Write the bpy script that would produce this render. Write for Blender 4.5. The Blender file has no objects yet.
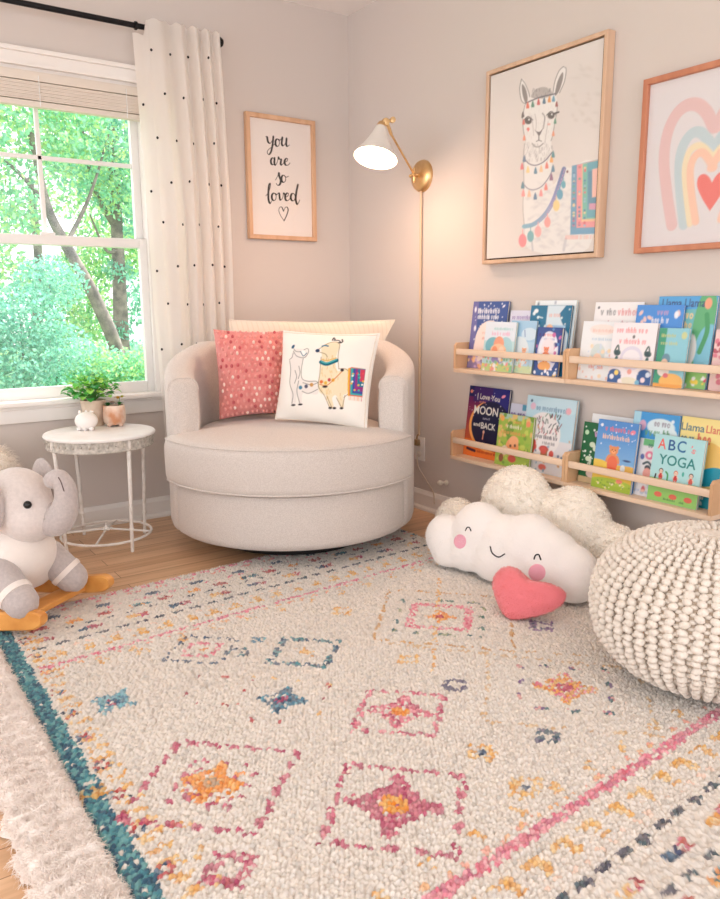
import bpy, bmesh, math, random
import numpy as np
from mathutils import Vector, Matrix
random.seed(7)
rng = np.random.default_rng(7)
scene = bpy.context.scene
COL = scene.collection
PI = math.pi

# ------------------------------------------------------------------ camera model (from the room's vanishing points)
FPX = 768.32
PITCH, ROLL, YAW = (math.radians(a) for a in (10.760, -0.3451, 235.4315))
CAM = np.array([2.36518, 3.51829, 1.00710])
_cp, _sp, _cy, _sy = math.cos(PITCH), math.sin(PITCH), math.cos(YAW), math.sin(YAW)
FWD = np.array([_cy*_cp, _sy*_cp, -_sp])
_rt = np.array([_sy, -_cy, 0.0])
_up = np.cross(_rt, FWD)
RGT = math.cos(ROLL)*_rt + math.sin(ROLL)*_up
UPV = -math.sin(ROLL)*_rt + math.cos(ROLL)*_up

def at(px, py, axis, val):
    """the point of the room plane (axis = val) measured at a pixel of the photograph"""
    d = (px-360)*RGT - (py-449.5)*UPV + FPX*FWD
    return CAM + d*((val-CAM[axis])/d[axis])

cam_data = bpy.data.cameras.new('camera')
cam = bpy.data.objects.new('camera', cam_data)
COL.objects.link(cam)
m = Matrix(((RGT[0], UPV[0], -FWD[0]), (RGT[1], UPV[1], -FWD[1]), (RGT[2], UPV[2], -FWD[2])))
cam.matrix_world = Matrix.Translation(Vector(CAM)) @ m.to_4x4()
cam_data.sensor_fit = 'VERTICAL'
cam_data.sensor_height = 36.0
cam_data.lens = FPX*36.0/899.0
cam_data.clip_start = 0.02
cam_data.clip_end = 200
scene.camera = cam

# ------------------------------------------------------------------ colours and materials
def lin(c):
    c = np.asarray(c, float)/255.0
    return np.where(c <= 0.04045, c/12.92, ((c+0.055)/1.055)**2.4)

def rgba(c):
    l = lin(c)
    return (float(l[0]), float(l[1]), float(l[2]), 1.0)

def new_mat(name):
    mt = bpy.data.materials.new(name)
    mt.use_nodes = True
    nt = mt.node_tree
    return mt, nt, nt.nodes['Principled BSDF']

def mat(name, col, rough=0.6, metal=0.0, col2=None, scale=8.0, detail=4.0, bump=0.0, bscale=None,
        sheen=0.0, stretch=None, spec=0.5, attr=False, contrast=(0.35, 0.65), bdist=0.01):
    mt, nt, b = new_mat(name)
    N, L = nt.nodes, nt.links
    b.inputs['Roughness'].default_value = rough
    b.inputs['Metallic'].default_value = metal
    b.inputs['Specular IOR Level'].default_value = spec
    if sheen:
        b.inputs['Sheen Weight'].default_value = sheen
    b.inputs['Base Color'].default_value = rgba(col)
    tc = N.new('ShaderNodeTexCoord')
    vec = tc.outputs['Object']
    if stretch:
        mp = N.new('ShaderNodeMapping')
        mp.inputs['Scale'].default_value = stretch
        L.new(vec, mp.inputs['Vector'])
        vec = mp.outputs['Vector']
    if attr:
        a = N.new('ShaderNodeAttribute')
        a.attribute_name = 'Col'
        L.new(a.outputs['Color'], b.inputs['Base Color'])
    elif col2 is not None:
        nz = N.new('ShaderNodeTexNoise')
        nz.inputs['Scale'].default_value = scale
        nz.inputs['Detail'].default_value = detail
        L.new(vec, nz.inputs['Vector'])
        rp = N.new('ShaderNodeValToRGB')
        rp.color_ramp.elements[0].position = contrast[0]
        rp.color_ramp.elements[1].position = contrast[1]
        rp.color_ramp.elements[0].color = rgba(col)
        rp.color_ramp.elements[1].color = rgba(col2)
        L.new(nz.outputs['Fac'], rp.inputs['Fac'])
        L.new(rp.outputs['Color'], b.inputs['Base Color'])
    if bump:
        nb = N.new('ShaderNodeTexNoise')
        nb.inputs['Scale'].default_value = bscale or scale*4
        nb.inputs['Detail'].default_value = 3
        L.new(vec, nb.inputs['Vector'])
        bp = N.new('ShaderNodeBump')
        bp.inputs['Strength'].default_value = bump
        bp.inputs['Distance'].default_value = bdist
        L.new(nb.outputs['Fac'], bp.inputs['Height'])
        L.new(bp.outputs['Normal'], b.inputs['Normal'])
    return mt

def mat_translucent(name, col, fac=0.4, attr=False, rough=0.8, tcol=None):
    mt, nt, b = new_mat(name)
    N, L = nt.nodes, nt.links
    b.inputs['Base Color'].default_value = rgba(col)
    b.inputs['Roughness'].default_value = rough
    b.inputs['Specular IOR Level'].default_value = 0.2
    t = N.new('ShaderNodeBsdfTranslucent')
    t.inputs['Color'].default_value = rgba(tcol or col)
    if attr:
        a = N.new('ShaderNodeAttribute')
        a.attribute_name = 'Col'
        L.new(a.outputs['Color'], b.inputs['Base Color'])
        L.new(a.outputs['Color'], t.inputs['Color'])
    mx = N.new('ShaderNodeMixShader')
    mx.inputs['Fac'].default_value = fac
    L.new(b.outputs['BSDF'], mx.inputs[1])
    L.new(t.outputs['BSDF'], mx.inputs[2])
    L.new(mx.outputs['Shader'], N['Material Output'].inputs['Surface'])
    return mt

def mat_glass(name, refl=0.06):
    mt, nt, b = new_mat(name)
    N, L = nt.nodes, nt.links
    N.remove(b)
    tr = N.new('ShaderNodeBsdfTransparent')
    gl = N.new('ShaderNodeBsdfGlossy')
    gl.inputs['Roughness'].default_value = 0.02
    lw = N.new('ShaderNodeLayerWeight')          # same reflection on both faces of the sheet
    lw.inputs['Blend'].default_value = 0.5
    pw = N.new('ShaderNodeMath'); pw.operation = 'POWER'; pw.inputs[1].default_value = 5.0
    ma = N.new('ShaderNodeMath'); ma.operation = 'MULTIPLY_ADD'; ma.inputs[1].default_value = 0.6; ma.inputs[2].default_value = refl*.5
    mx = N.new('ShaderNodeMixShader')
    L.new(lw.outputs['Facing'], pw.inputs[0])
    L.new(pw.outputs[0], ma.inputs[0])
    L.new(ma.outputs[0], mx.inputs['Fac'])
    L.new(tr.outputs['BSDF'], mx.inputs[1])
    L.new(gl.outputs['BSDF'], mx.inputs[2])
    L.new(mx.outputs['Shader'], N['Material Output'].inputs['Surface'])
    return mt

def mat_emit(name, col, strength):
    mt, nt, b = new_mat(name)
    b.inputs['Base Color'].default_value = rgba(col)
    b.inputs['Emission Color'].default_value = rgba(col)
    b.inputs['Emission Strength'].default_value = strength
    return mt

def mat_wood(name, light, dark, axis=1, scale=1.0, rough=0.5):
    """long streaks along one axis"""
    st = [26*scale]*3
    st[axis] = 1.6*scale
    return mat(name, light, rough, col2=dark, scale=1.0, detail=6, stretch=st, bump=0.05, bscale=3.0, contrast=(0.38, 0.72), bdist=0.003)

# ------------------------------------------------------------------ mesh building
class MB:
    """collects shapes (world coordinates) that become one mesh"""
    def __init__(self):
        self.v, self.f, self.mi, self.n = [], [], [], 0
    def add(self, V, F, mi=0):
        V = np.asarray(V, float).reshape(-1, 3)
        self.v.append(V)
        for fc in F:
            self.f.append(tuple(int(i)+self.n for i in fc))
            self.mi.append(mi)
        self.n += len(V)
        return self
    def box(self, x0, x1, y0, y1, z0, z1, mi=0, bev=0.0):
        if bev > 0:
            return self.bbox((x0+x1)/2, (y0+y1)/2, (z0+z1)/2, abs(x1-x0)/2, abs(y1-y0)/2, abs(z1-z0)/2, bev, mi)
        V = [(x0,y0,z0),(x1,y0,z0),(x1,y1,z0),(x0,y1,z0),(x0,y0,z1),(x1,y0,z1),(x1,y1,z1),(x0,y1,z1)]
        F = [(0,3,2,1),(4,5,6,7),(0,1,5,4),(1,2,6,5),(2,3,7,6),(3,0,4,7)]
        return self.add(V, F, mi)
    def bbox(self, cx, cy, cz, hx, hy, hz, bev, mi=0, M=None):
        bm = bmesh.new()
        bmesh.ops.create_cube(bm, size=2.0)
        for v in bm.verts:
            v.co = Vector((v.co.x*hx, v.co.y*hy, v.co.z*hz))
        bmesh.ops.bevel(bm, geom=bm.edges[:], offset=min(bev, hx*.95, hy*.95, hz*.95), segments=2, profile=0.6, affect='EDGES')
        bm.verts.index_update()
        V = np.array([v.co[:] for v in bm.verts])
        F = [tuple(v.index for v in f.verts) for f in bm.faces]
        bm.free()
        if M is not None:
            V = V @ np.asarray(M).T
        return self.add(V + np.array([cx, cy, cz]), F, mi)
    def grid(self, P, closed_u=False, closed_v=False, mi=0, flip=False):
        P = np.asarray(P, float)
        nu, nv = P.shape[:2]
        F = []
        for i in range(nu if closed_u else nu-1):
            for j in range(nv if closed_v else nv-1):
                a, b, c, d = i*nv+j, ((i+1) % nu)*nv+j, ((i+1) % nu)*nv+(j+1) % nv, i*nv+(j+1) % nv
                F.append((a, d, c, b) if flip else (a, b, c, d))
        return self.add(P.reshape(-1, 3), F, mi)
    def lathe(self, cx, cy, prof, n=32, mi=0, axis=None, origin=None):
        """prof: list of (r, z); axis/origin: general axis of revolution"""
        t = np.linspace(0, 2*PI, n, endpoint=False)
        P = np.zeros((len(prof), n, 3))
        if axis is None:
            for i, (r, z) in enumerate(prof):
                P[i, :, 0] = cx + r*np.cos(t)
                P[i, :, 1] = cy + r*np.sin(t)
                P[i, :, 2] = z
        else:
            a = np.asarray(axis, float); a = a/np.linalg.norm(a)
            u = np.cross(a, [0, 0, 1.0]) if abs(a[2]) < .9 else np.cross(a, [1.0, 0, 0])
            u /= np.linalg.norm(u)
            w = np.cross(a, u)
            for i, (r, z) in enumerate(prof):
                P[i] = np.asarray(origin) + a*z + r*(np.cos(t)[:, None]*u + np.sin(t)[:, None]*w)
        return self.grid(P, closed_v=True, mi=mi, flip=True)
    def tube(self, pts, rad, n=10, mi=0, round_ends=True, flat=1.0):
        pts = np.asarray(pts, float)
        rad = np.broadcast_to(np.asarray(rad, float), (len(pts),)).copy()
        T = np.gradient(pts, axis=0)
        T /= np.linalg.norm(T, axis=1)[:, None] + 1e-12
        u = np.cross(T[0], [0, 0, 1.0])
        if np.linalg.norm(u) < .1:
            u = np.cross(T[0], [1.0, 0, 0])
        u /= np.linalg.norm(u)
        rows = []
        t = np.linspace(0, 2*PI, n, endpoint=False)
        def ring(p, u, w, r):
            return p + r*(np.cos(t)[:, None]*u + flat*np.sin(t)[:, None]*w)
        frames = []
        for i in range(len(pts)):
            u = u - T[i]*(u @ T[i]); u /= np.linalg.norm(u)
            frames.append((u, np.cross(T[i], u)))
        if round_ends:
            for a in (0.02, 0.4, 0.8, 1.2):
                rows.append(ring(pts[0]-T[0]*rad[0]*math.cos(a), *frames[0], rad[0]*math.sin(a)))
        for i in range(len(pts)):
            rows.append(ring(pts[i], *frames[i], rad[i]))
        if round_ends:
            for a in (1.2, 0.8, 0.4, 0.02):
                rows.append(ring(pts[-1]+T[-1]*rad[-1]*math.cos(a), *frames[-1], rad[-1]*math.sin(a)))
        P = np.array(rows)
        base = self.n
        self.grid(P, closed_v=True, mi=mi)
        k = len(rows)
        self.f.append(tuple(base+j for j in range(n))[::-1]); self.mi.append(mi)
        self.f.append(tuple(base+(k-1)*n+j for j in range(n))); self.mi.append(mi)
        return self
    def ball(self, c, r, nu=16, nv=10, mi=0, M=None):
        r = np.broadcast_to(np.asarray(r, float), (3,))
        th = np.linspace(0.001, PI-0.001, nv)
        ph = np.linspace(0, 2*PI, nu, endpoint=False)
        P = np.stack([np.sin(th)[:, None]*np.cos(ph)*r[0], np.sin(th)[:, None]*np.sin(ph)*r[1],
                      np.cos(th)[:, None]*np.ones(nu)*r[2]], -1)
        if M is not None:
            P = P @ np.asarray(M).T
        return self.grid(P+np.asarray(c, float), closed_v=True, mi=mi, flip=False)
    def arrays(self):
        return np.concatenate(self.v), self.f, self.mi

def link_mesh(name, V, F, mats, parent=None, mi=None, smooth=True, colors=None, origin=None, angle=None, normals=None):
    V = np.asarray(V, float)
    if parent is not None:
        base = np.array(parent['_o'])
    else:
        base = np.array(origin) if origin is not None else np.array([(V[:,0].min()+V[:,0].max())/2, (V[:,1].min()+V[:,1].max())/2, V[:,2].min()])
    me = bpy.data.meshes.new(name)
    Vl = V - base
    if isinstance(F, np.ndarray):
        k = F.shape[1]
        me.vertices.add(len(Vl)); me.vertices.foreach_set('co', Vl.astype(np.float32).ravel())
        me.loops.add(F.size); me.loops.foreach_set('vertex_index', F.astype(np.int32).ravel())
        me.polygons.add(len(F)); me.polygons.foreach_set('loop_start', (np.arange(len(F))*k).astype(np.int32))
        me.update(calc_edges=True)
    else:
        me.from_pydata([tuple(p) for p in Vl], [], F)
    if not isinstance(mats, (list, tuple)):
        mats = [mats]
    for mm in mats:
        me.materials.append(mm)
    if mi is not None and len(mats) > 1:
        me.polygons.foreach_set('material_index', np.asarray(mi, np.int32))
    me.polygons.foreach_set('use_smooth', np.full(len(me.polygons), bool(smooth)))
    if colors is not None:
        ca = me.color_attributes.new('Col', 'FLOAT_COLOR', 'POINT')
        c4 = np.ones((len(Vl), 4), np.float32); c4[:, :3] = colors
        ca.data.foreach_set('color', c4.ravel())
    me.update()
    me.validate()
    if normals is not None:
        me.normals_split_custom_set_from_vertices(normals.tolist())
    ob = bpy.data.objects.new(name, me)
    COL.objects.link(ob)
    if smooth and angle is not None:
        me.set_sharp_from_angle(angle=math.radians(angle))
    if parent is not None:
        ob.parent = parent
        ob['_o'] = tuple(float(x) for x in base)
    else:
        ob.location = base
        ob['_o'] = tuple(float(x) for x in base)
    return ob

def build(name, mb, mats, parent=None, smooth=True, angle=40, origin=None):
    V, F, mi = mb.arrays()
    return link_mesh(name, V, F, mats, parent, mi, smooth, None, origin, angle)

def tag(o, label, cat, group=None, kind=None):
    o['label'] = label
    o['category'] = cat
    if group: o['group'] = group
    if kind: o['kind'] = kind
    return o

def thing(name, label, cat, loc, group=None):
    o = bpy.data.objects.new(name, None)
    o.empty_display_size = 0.05
    COL.objects.link(o)
    o.location = tuple(float(x) for x in loc)
    o['_o'] = tuple(float(x) for x in loc)
    return tag(o, label, cat, group)

def struct(o):
    o['kind'] = 'structure'
    return o

def catmull(P, n=8, closed=False):
    P = np.asarray(P, float)
    if closed:
        P = np.vstack([P[-1:], P, P[:2]])
    else:
        P = np.vstack([2*P[:1]-P[1:2], P, 2*P[-1:]-P[-2:-1]])
    out = []
    for i in range(1, len(P)-2):
        p0, p1, p2, p3 = P[i-1:i+3]
        for t in np.linspace(0, 1, n, endpoint=False):
            out.append(0.5*((2*p1)+(-p0+p2)*t+(2*p0-5*p1+4*p2-p3)*t*t+(-p0+3*p1-3*p2+p3)*t**3))
    if not closed:
        out.append(P[-2])
    return np.array(out)

def strands(P, Nrm, length, width, droop=0.3, seg=3, jitter=0.6, clump=None):
    """fluffy fibres: tapered ribbons growing from points P along Nrm"""
    n = len(P)
    L = length*(0.65+0.7*rng.random(n))
    D = Nrm + jitter*rng.normal(size=(n, 3))*0.5
    if clump is not None:
        D = D + clump
    D /= np.linalg.norm(D, axis=1)[:, None]
    S = np.cross(D, rng.normal(size=(n, 3)))
    S /= np.linalg.norm(S, axis=1)[:, None]
    B = np.cross(S, D)
    V = np.zeros((n, seg+1, 2, 3))
    for k in range(seg+1):
        t = k/seg
        c = P + D*(L*t)[:, None] + B*(L*droop*t*t)[:, None] - np.array([0, 0, 1.0])*(L*droop*0.8*t*t)[:, None]
        w = width*(1-0.75*t)*(0.8+0.4*rng.random(n))
        V[:, k, 0] = c - S*w[:, None]/2
        V[:, k, 1] = c + S*w[:, None]/2
    idx = np.arange(n*(seg+1)*2).reshape(n, seg+1, 2)
    F = np.stack([idx[:, :-1, 0], idx[:, :-1, 1], idx[:, 1:, 1], idx[:, 1:, 0]], -1).reshape(-1, 4)
    return V.reshape(-1, 3), F

# ------------------------------------------------------------------ flat artwork: colours evaluated at every vertex of a fine panel
_glyphs = {}
def text_tris(s):
    if s not in _glyphs:
        cu = bpy.data.curves.new('lettering', 'FONT')
        cu.body = s
        cu.resolution_u = 3
        cu.offset = 0.012
        ob = bpy.data.objects.new('lettering', cu)
        me = ob.to_mesh()
        me.calc_loop_triangles()
        V = np.array([v.co[:2] for v in me.vertices])
        T = np.array([t.vertices[:] for t in me.loop_triangles])
        ob.to_mesh_clear()
        bpy.data.objects.remove(ob)
        bpy.data.curves.remove(cu)
        _glyphs[s] = V[T]
    return _glyphs[s]

class Art:
    def __init__(self, X, Y, bg, px):
        self.X, self.Y = np.asarray(X, float).ravel(), np.asarray(Y, float).ravel()
        self.C = np.tile(lin(bg), (len(self.X), 1))
        self.px = px
    def blend(self, a, col):
        a = np.clip(a, 0, 1)[:, None]
        self.C = self.C*(1-a) + lin(col)*a
    def _near(self, P, pad):
        return np.nonzero((self.X > P[:, 0].min()-pad) & (self.X < P[:, 0].max()+pad) & (self.Y > P[:, 1].min()-pad) & (self.Y < P[:, 1].max()+pad))[0]
    def _put(self, idx, a, col):
        a = np.clip(a, 0, 1)[:, None]
        self.C[idx] = self.C[idx]*(1-a) + lin(col)*a
    def ell(self, cx, cy, rx, ry, col, al=1.0, rot=0.0, soft=None):
        dx, dy = self.X-cx, self.Y-cy
        c, s = math.cos(rot), math.sin(rot)
        u, v = (dx*c+dy*s)/rx, (-dx*s+dy*c)/ry
        d = (np.sqrt(u*u+v*v)-1)*min(rx, ry)
        self.blend(al*(0.5-d/(soft or self.px)), col)
    def rect(self, x0, y0, x1, y1, col, al=1.0):
        self.poly([(x0, y0), (x1, y0), (x1, y1), (x0, y1)], col, al)
    def poly(self, P, col, al=1.0, smooth=False):
        P = np.asarray(P, float)
        if smooth:
            P = catmull(P, 5, True)
        idx = self._near(P, self.px*2)
        x, y = self.X[idx], self.Y[idx]
        ins = np.zeros(len(idx), bool)
        d2 = np.full(len(idx), 1e18)
        for a, b in zip(P, np.roll(P, -1, 0)):
            c = ((a[1] > y) != (b[1] > y))
            xi = (b[0]-a[0])*(y-a[1])/((b[1]-a[1]) or 1e-12)+a[0]
            ins ^= c & (x < xi)
            e = b-a
            t = np.clip(((x-a[0])*e[0]+(y-a[1])*e[1])/(e@e+1e-12), 0, 1)
            d2 = np.minimum(d2, (x-a[0]-t*e[0])**2+(y-a[1]-t*e[1])**2)
        d = np.sqrt(d2)*np.where(ins, -1, 1)
        self._put(idx, al*(0.5-d/self.px), col)
    def line(self, P, w, col, al=1.0, smooth=True, w2=None):
        P = np.asarray(P, float)
        if smooth and len(P) > 2:
            P = catmull(P, 6)
        W = np.linspace(w, w if w2 is None else w2, len(P))
        idx = self._near(P, max(W)+self.px*2)
        x, y = self.X[idx], self.Y[idx]
        dm = np.full(len(idx), 1e18)
        for k in range(len(P)-1):
            a, e = P[k], P[k+1]-P[k]
            t = np.clip(((x-a[0])*e[0]+(y-a[1])*e[1])/(e@e+1e-12), 0, 1)
            d = np.sqrt((x-a[0]-t*e[0])**2+(y-a[1]-t*e[1])**2) - (W[k]+(W[k+1]-W[k])*t)/2
            dm = np.minimum(dm, d)
        self._put(idx, al*(0.5-dm/self.px), col)
    def text(self, s, x, y, h, col, width=None, align='C', rot=0.0, fat=0.0, flip=False):
        """cap height h; (x, y) centre of the baseline"""
        T = text_tris(s)*(h/0.70)
        mn, mx = T[..., 0].min(), T[..., 0].max()
        if width:
            T = T.copy(); T[..., 0] = (T[..., 0]-mn)*width/(mx-mn)
            mn, mx = 0, width
        T = T.copy()
        T[..., 0] -= (mn+mx)/2 if align == 'C' else mn
        if rot:
            c, sn = math.cos(rot), math.sin(rot)
            T = np.stack([T[..., 0]*c-T[..., 1]*sn, T[..., 0]*sn+T[..., 1]*c], -1)
        if flip:
            T[..., 1] *= -1
        T = T + np.array([x, y])
        P = T.reshape(-1, 2)
        idx = self._near(P, self.px*2)
        if not len(idx):
            return
        xx, yy = self.X[idx], self.Y[idx]
        cov = np.zeros(len(idx))
        o = self.px*0.33
        offs = [(-o, -o), (o, -o), (-o, o), (o, o), (0, 0)]
        for ox, oy in offs:
            hit = np.zeros(len(idx), bool)
            for t in T:
                a, b, c = t
                sel = np.nonzero((xx+ox > t[:, 0].min()-fat) & (xx+ox < t[:, 0].max()+fat) & (yy+oy > t[:, 1].min()-fat) & (yy+oy < t[:, 1].max()+fat))[0]
                if not len(sel):
                    continue
                X, Y = xx[sel]+ox, yy[sel]+oy
                s1 = (b[0]-a[0])*(Y-a[1])-(b[1]-a[1])*(X-a[0])
                s2 = (c[0]-b[0])*(Y-b[1])-(c[1]-b[1])*(X-b[0])
                s3 = (a[0]-c[0])*(Y-c[1])-(a[1]-c[1])*(X-c[0])
                hit[sel] |= ((s1 >= 0) & (s2 >= 0) & (s3 >= 0)) | ((s1 <= 0) & (s2 <= 0) & (s3 <= 0))
            cov += hit
        self._put(idx, cov/len(offs), col)
    def scrawl(self, x0, x1, y, h, col, al=1.0, seed=0, w=None):
        """an unreadable printed line: letter-sized marks"""
        r = random.Random(seed)
        x = x0
        while x < x1-h*.2:
            ww = h*r.uniform(.35, .7)
            k = r.random()
            if k < .35:
                self.line([(x, y), (x, y+h)], w or h*.22, col, al)
                self.line([(x, y+h*.5), (x+ww*.5, y+h*.62), (x+ww*.6, y)], w or h*.2, col, al)
            elif k < .7:
                a = np.linspace(0, 5.5, 8)
                self.line([(x+ww*.4+ww*.35*math.cos(q), y+h*.35+h*.35*math.sin(q)) for q in a], w or h*.2, col, al)
            else:
                self.line([(x, y+h*.7), (x+ww*.3, y), (x+ww*.6, y+h*.7)], w or h*.2, col, al)
            x += ww+h*.16
            if r.random() < .13:
                x += h*.4
    def noise(self, amt, cell, seed=1):
        """blotches with a shape of their own (paper, paint)"""
        r = np.random.default_rng(seed)
        k = np.zeros(len(self.X))
        for _ in range(5):
            a = r.random()*6.3; f = (0.5+r.random())/cell
            k += np.sin((self.X*math.cos(a)+self.Y*math.sin(a))*f*6.3+r.random()*6.3)
        self.C *= (1+amt*k/2.2)[:, None]

def homography(src, dst):
    A = []
    for (x, y), (u, v) in zip(src, dst):
        A.append([x, y, 1, 0, 0, 0, -u*x, -u*y, -u]); A.append([0, 0, 0, x, y, 1, -v*x, -v*y, -v])
    h = np.linalg.svd(np.array(A))[2][-1].reshape(3, 3)
    return lambda x, y: ((h[0,0]*x+h[0,1]*y+h[0,2])/(h[2,0]*x+h[2,1]*y+h[2,2]), (h[1,0]*x+h[1,1]*y+h[1,2])/(h[2,0]*x+h[2,1]*y+h[2,2]))

def panel(P00, P10, P01, nu, nv):
    """grid of points spanned from corner P00; returns points, faces, u, v"""
    P00, P10, P01 = (np.asarray(p, float) for p in (P00, P10, P01))
    u, v = np.meshgrid(np.linspace(0, 1, nu), np.linspace(0, 1, nv), indexing='ij')
    P = P00 + u[..., None]*(P10-P00) + v[..., None]*(P01-P00)
    i = np.arange(nu*nv).reshape(nu, nv)
    F = np.stack([i[:-1, :-1], i[1:, :-1], i[1:, 1:], i[:-1, 1:]], -1).reshape(-1, 4)
    return P.reshape(-1, 3), F, u.ravel(), v.ravel()
# ================================================================== THE SETTING
M_wall = mat('wall_paint', (215, 205, 199), 0.85, bump=0.04, bscale=220, bdist=0.002)
M_ceil = mat('ceiling_paint', (248, 243, 240), 0.9)
M_trim = mat('white_trim_paint', (240, 235, 231), 0.4)
M_white_metal = mat('white_vinyl', (238, 236, 234), 0.35)

# floor: oak strips running along the window wall
M_floor, _nt, _b = new_mat('oak_floor')
_N, _L = _nt.nodes, _nt.links
_tc = _N.new('ShaderNodeTexCoord')
_mp = _N.new('ShaderNodeMapping')
_L.new(_tc.outputs['Object'], _mp.inputs['Vector'])
_br = _N.new('ShaderNodeTexBrick')
_br.inputs['Scale'].default_value = 1.0
_br.inputs['Mortar Size'].default_value = 0.0014
_br.inputs['Brick Width'].default_value = 0.95
_br.inputs['Row Height'].default_value = 0.083
_br.inputs['Color1'].default_value = rgba((234, 194, 156))
_br.inputs['Color2'].default_value = rgba((216, 172, 132))
_br.inputs['Mortar'].default_value = rgba((160, 116, 82))
_br.offset = 0.37
_L.new(_mp.outputs['Vector'], _br.inputs['Vector'])
_mp2 = _N.new('ShaderNodeMapping')
_mp2.inputs['Scale'].default_value = (1.5, 28, 1)
_L.new(_tc.outputs['Object'], _mp2.inputs['Vector'])
_nz = _N.new('ShaderNodeTexNoise')
_nz.inputs['Scale'].default_value = 1.6
_nz.inputs['Detail'].default_value = 6
_L.new(_mp2.outputs['Vector'], _nz.inputs['Vector'])
_mx = _N.new('ShaderNodeMix')
_mx.data_type = 'RGBA'
_mx.blend_type = 'MULTIPLY'
_mx.inputs['Factor'].default_value = 0.5
_rp = _N.new('ShaderNodeValToRGB')
_rp.color_ramp.elements[0].color = (0.55, 0.42, 0.33, 1)
_rp.color_ramp.elements[1].color = (1, 1, 1, 1)
_rp.color_ramp.elements[0].position = 0.3
_rp.color_ramp.elements[1].position = 0.62
_L.new(_nz.outputs['Fac'], _rp.inputs['Fac'])
_L.new(_br.outputs['Color'], _mx.inputs['A'])
_L.new(_rp.outputs['Color'], _mx.inputs['B'])
_L.new(_mx.outputs['Result'], _b.inputs['Base Color'])
_b.inputs['Roughness'].default_value = 0.38

RX, RY, RZ = 4.4, 5.0, 2.44
struct(build('floor', MB().box(-.12, RX, -.12, RY, -.1, 0), M_floor, smooth=False, origin=(0, 0, 0)))
struct(build('ceiling', MB().box(-.12, RX, -.12, RY, RZ, RZ+.1), M_ceil, smooth=False))
WX0, WX1, WZ0, WZ1 = 1.085, 1.975, 0.585, 1.957        # window opening
w = MB()
w.box(-.12, WX0, -.12, 0, 0, RZ).box(WX1, RX, -.12, 0, 0, RZ)
w.box(WX0, WX1, -.12, 0, 0, WZ0).box(WX0, WX1, -.12, 0, WZ1, RZ)
struct(build('wall_left', w, M_wall, smooth=False))
struct(build('wall_right', MB().box(-.12, 0, 0, RY, 0, RZ), M_wall, smooth=False))

def baseboard(name, along, a0, a1):
    prof = [(0, 0), (.026, 0), (.026, .012), (.02, .02), (.016, .022), (.016, .078), (.011, .088), (.006, .097), (0, .097)]
    P = np.zeros((2, len(prof), 3))
    for k, s in enumerate((a0, a1)):
        for j, (d, z) in enumerate(prof):
            P[k, j] = (s, d, z) if along == 'x' else (d, s, z)
    struct(build(name, MB().grid(P), M_trim, smooth=False))
baseboard('baseboard_left', 'x', 0.0, RX)
baseboard('baseboard_right', 'y', 0.027, RY)

# ---- the window
win = bpy.data.objects.new('window_1', None)
COL.objects.link(win)
win.location = (1.53, -.05, WZ0)
win['_o'] = (1.53, -.05, WZ0)
win['kind'] = 'structure'
M_glass = mat_glass('window_glass')
c = MB()                                   # casing: head with a stepped cap, two side boards
c.box(WX0-.075, WX1+.075, 0, .018, WZ1, 2.008, bev=.003)
c.box(WX0-.085, WX1+.085, 0, .034, 2.006, 2.024, bev=.004)
c.box(WX0-.075, WX1+.075, 0, .024, WZ1-.001, WZ1+.014, bev=.003)
c.box(WX0-.07, WX0, 0, .018, .6, WZ1, bev=.003).box(WX1, WX1+.07, 0, .018, .6, WZ1, bev=.003)
build('casing', c, M_trim, win, smooth=False)
c = MB()
c.box(WX0, WX0+.018, -.12, 0, WZ0+.02, WZ1).box(WX1-.018, WX1, -.12, 0, WZ0+.02, WZ1).box(WX0+.018, WX1-.018, -.12, 0, WZ1-.015, WZ1)
build('jamb', c, M_trim, win, smooth=False)
c = MB().box(WX0-.1, WX1+.1, -.02, .055, WZ0, .606, bev=.006)
build('sill', c, M_trim, win)
c = MB().box(WX0-.07, WX1+.07, 0, .018, .512, WZ0, bev=.004).box(WX0-.07, WX1+.07, 0, .024, .568, WZ0, bev=.004)
build('apron', c, M_trim, win)
def sash(name, y0, y1, z0, z1, bot, top, side, munt):
    x0, x1 = WX0+.018, WX1-.018
    s = MB()
    s.box(x0, x0+side, y0, y1, z0, z1, bev=.003).box(x1-side, x1, y0, y1, z0, z1, bev=.003)
    s.box(x0+side, x1-side, y0, y1, z0, z0+bot, bev=.003).box(x0+side, x1-side, y0, y1, z1-top, z1, bev=.003)
    so = build(name, s, M_white_metal, win)
    g = MB().box(x0+side-.003, x1-side+.003, (y0+y1)/2-.002, (y0+y1)/2+.002, z0+bot-.003, z1-top+.003)
    build('pane', g, M_glass, so, smooth=False)
    if munt:
        mm = MB()
        mm.box(1.522, 1.540, y0+.006, y1-.006, z0+bot, z1-top, bev=.002)
        mm.box(x0+side, x1-side, y0+.006, y1-.006, 1.613, 1.631, bev=.002)
        build('muntins', mm, M_white_metal, so)
    return so
sash('lower_sash', -.058, -.026, .604, 1.302, .052, .040, .034, False)
up_s = sash('upper_sash', -.094, -.062, 1.262, 1.944, .040, .04, .034, True)
lk = MB().box(1.50, 1.56, -.05, -.03, 1.302, 1.314, bev=.003)
build('latch', lk, M_white_metal, win)

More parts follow.
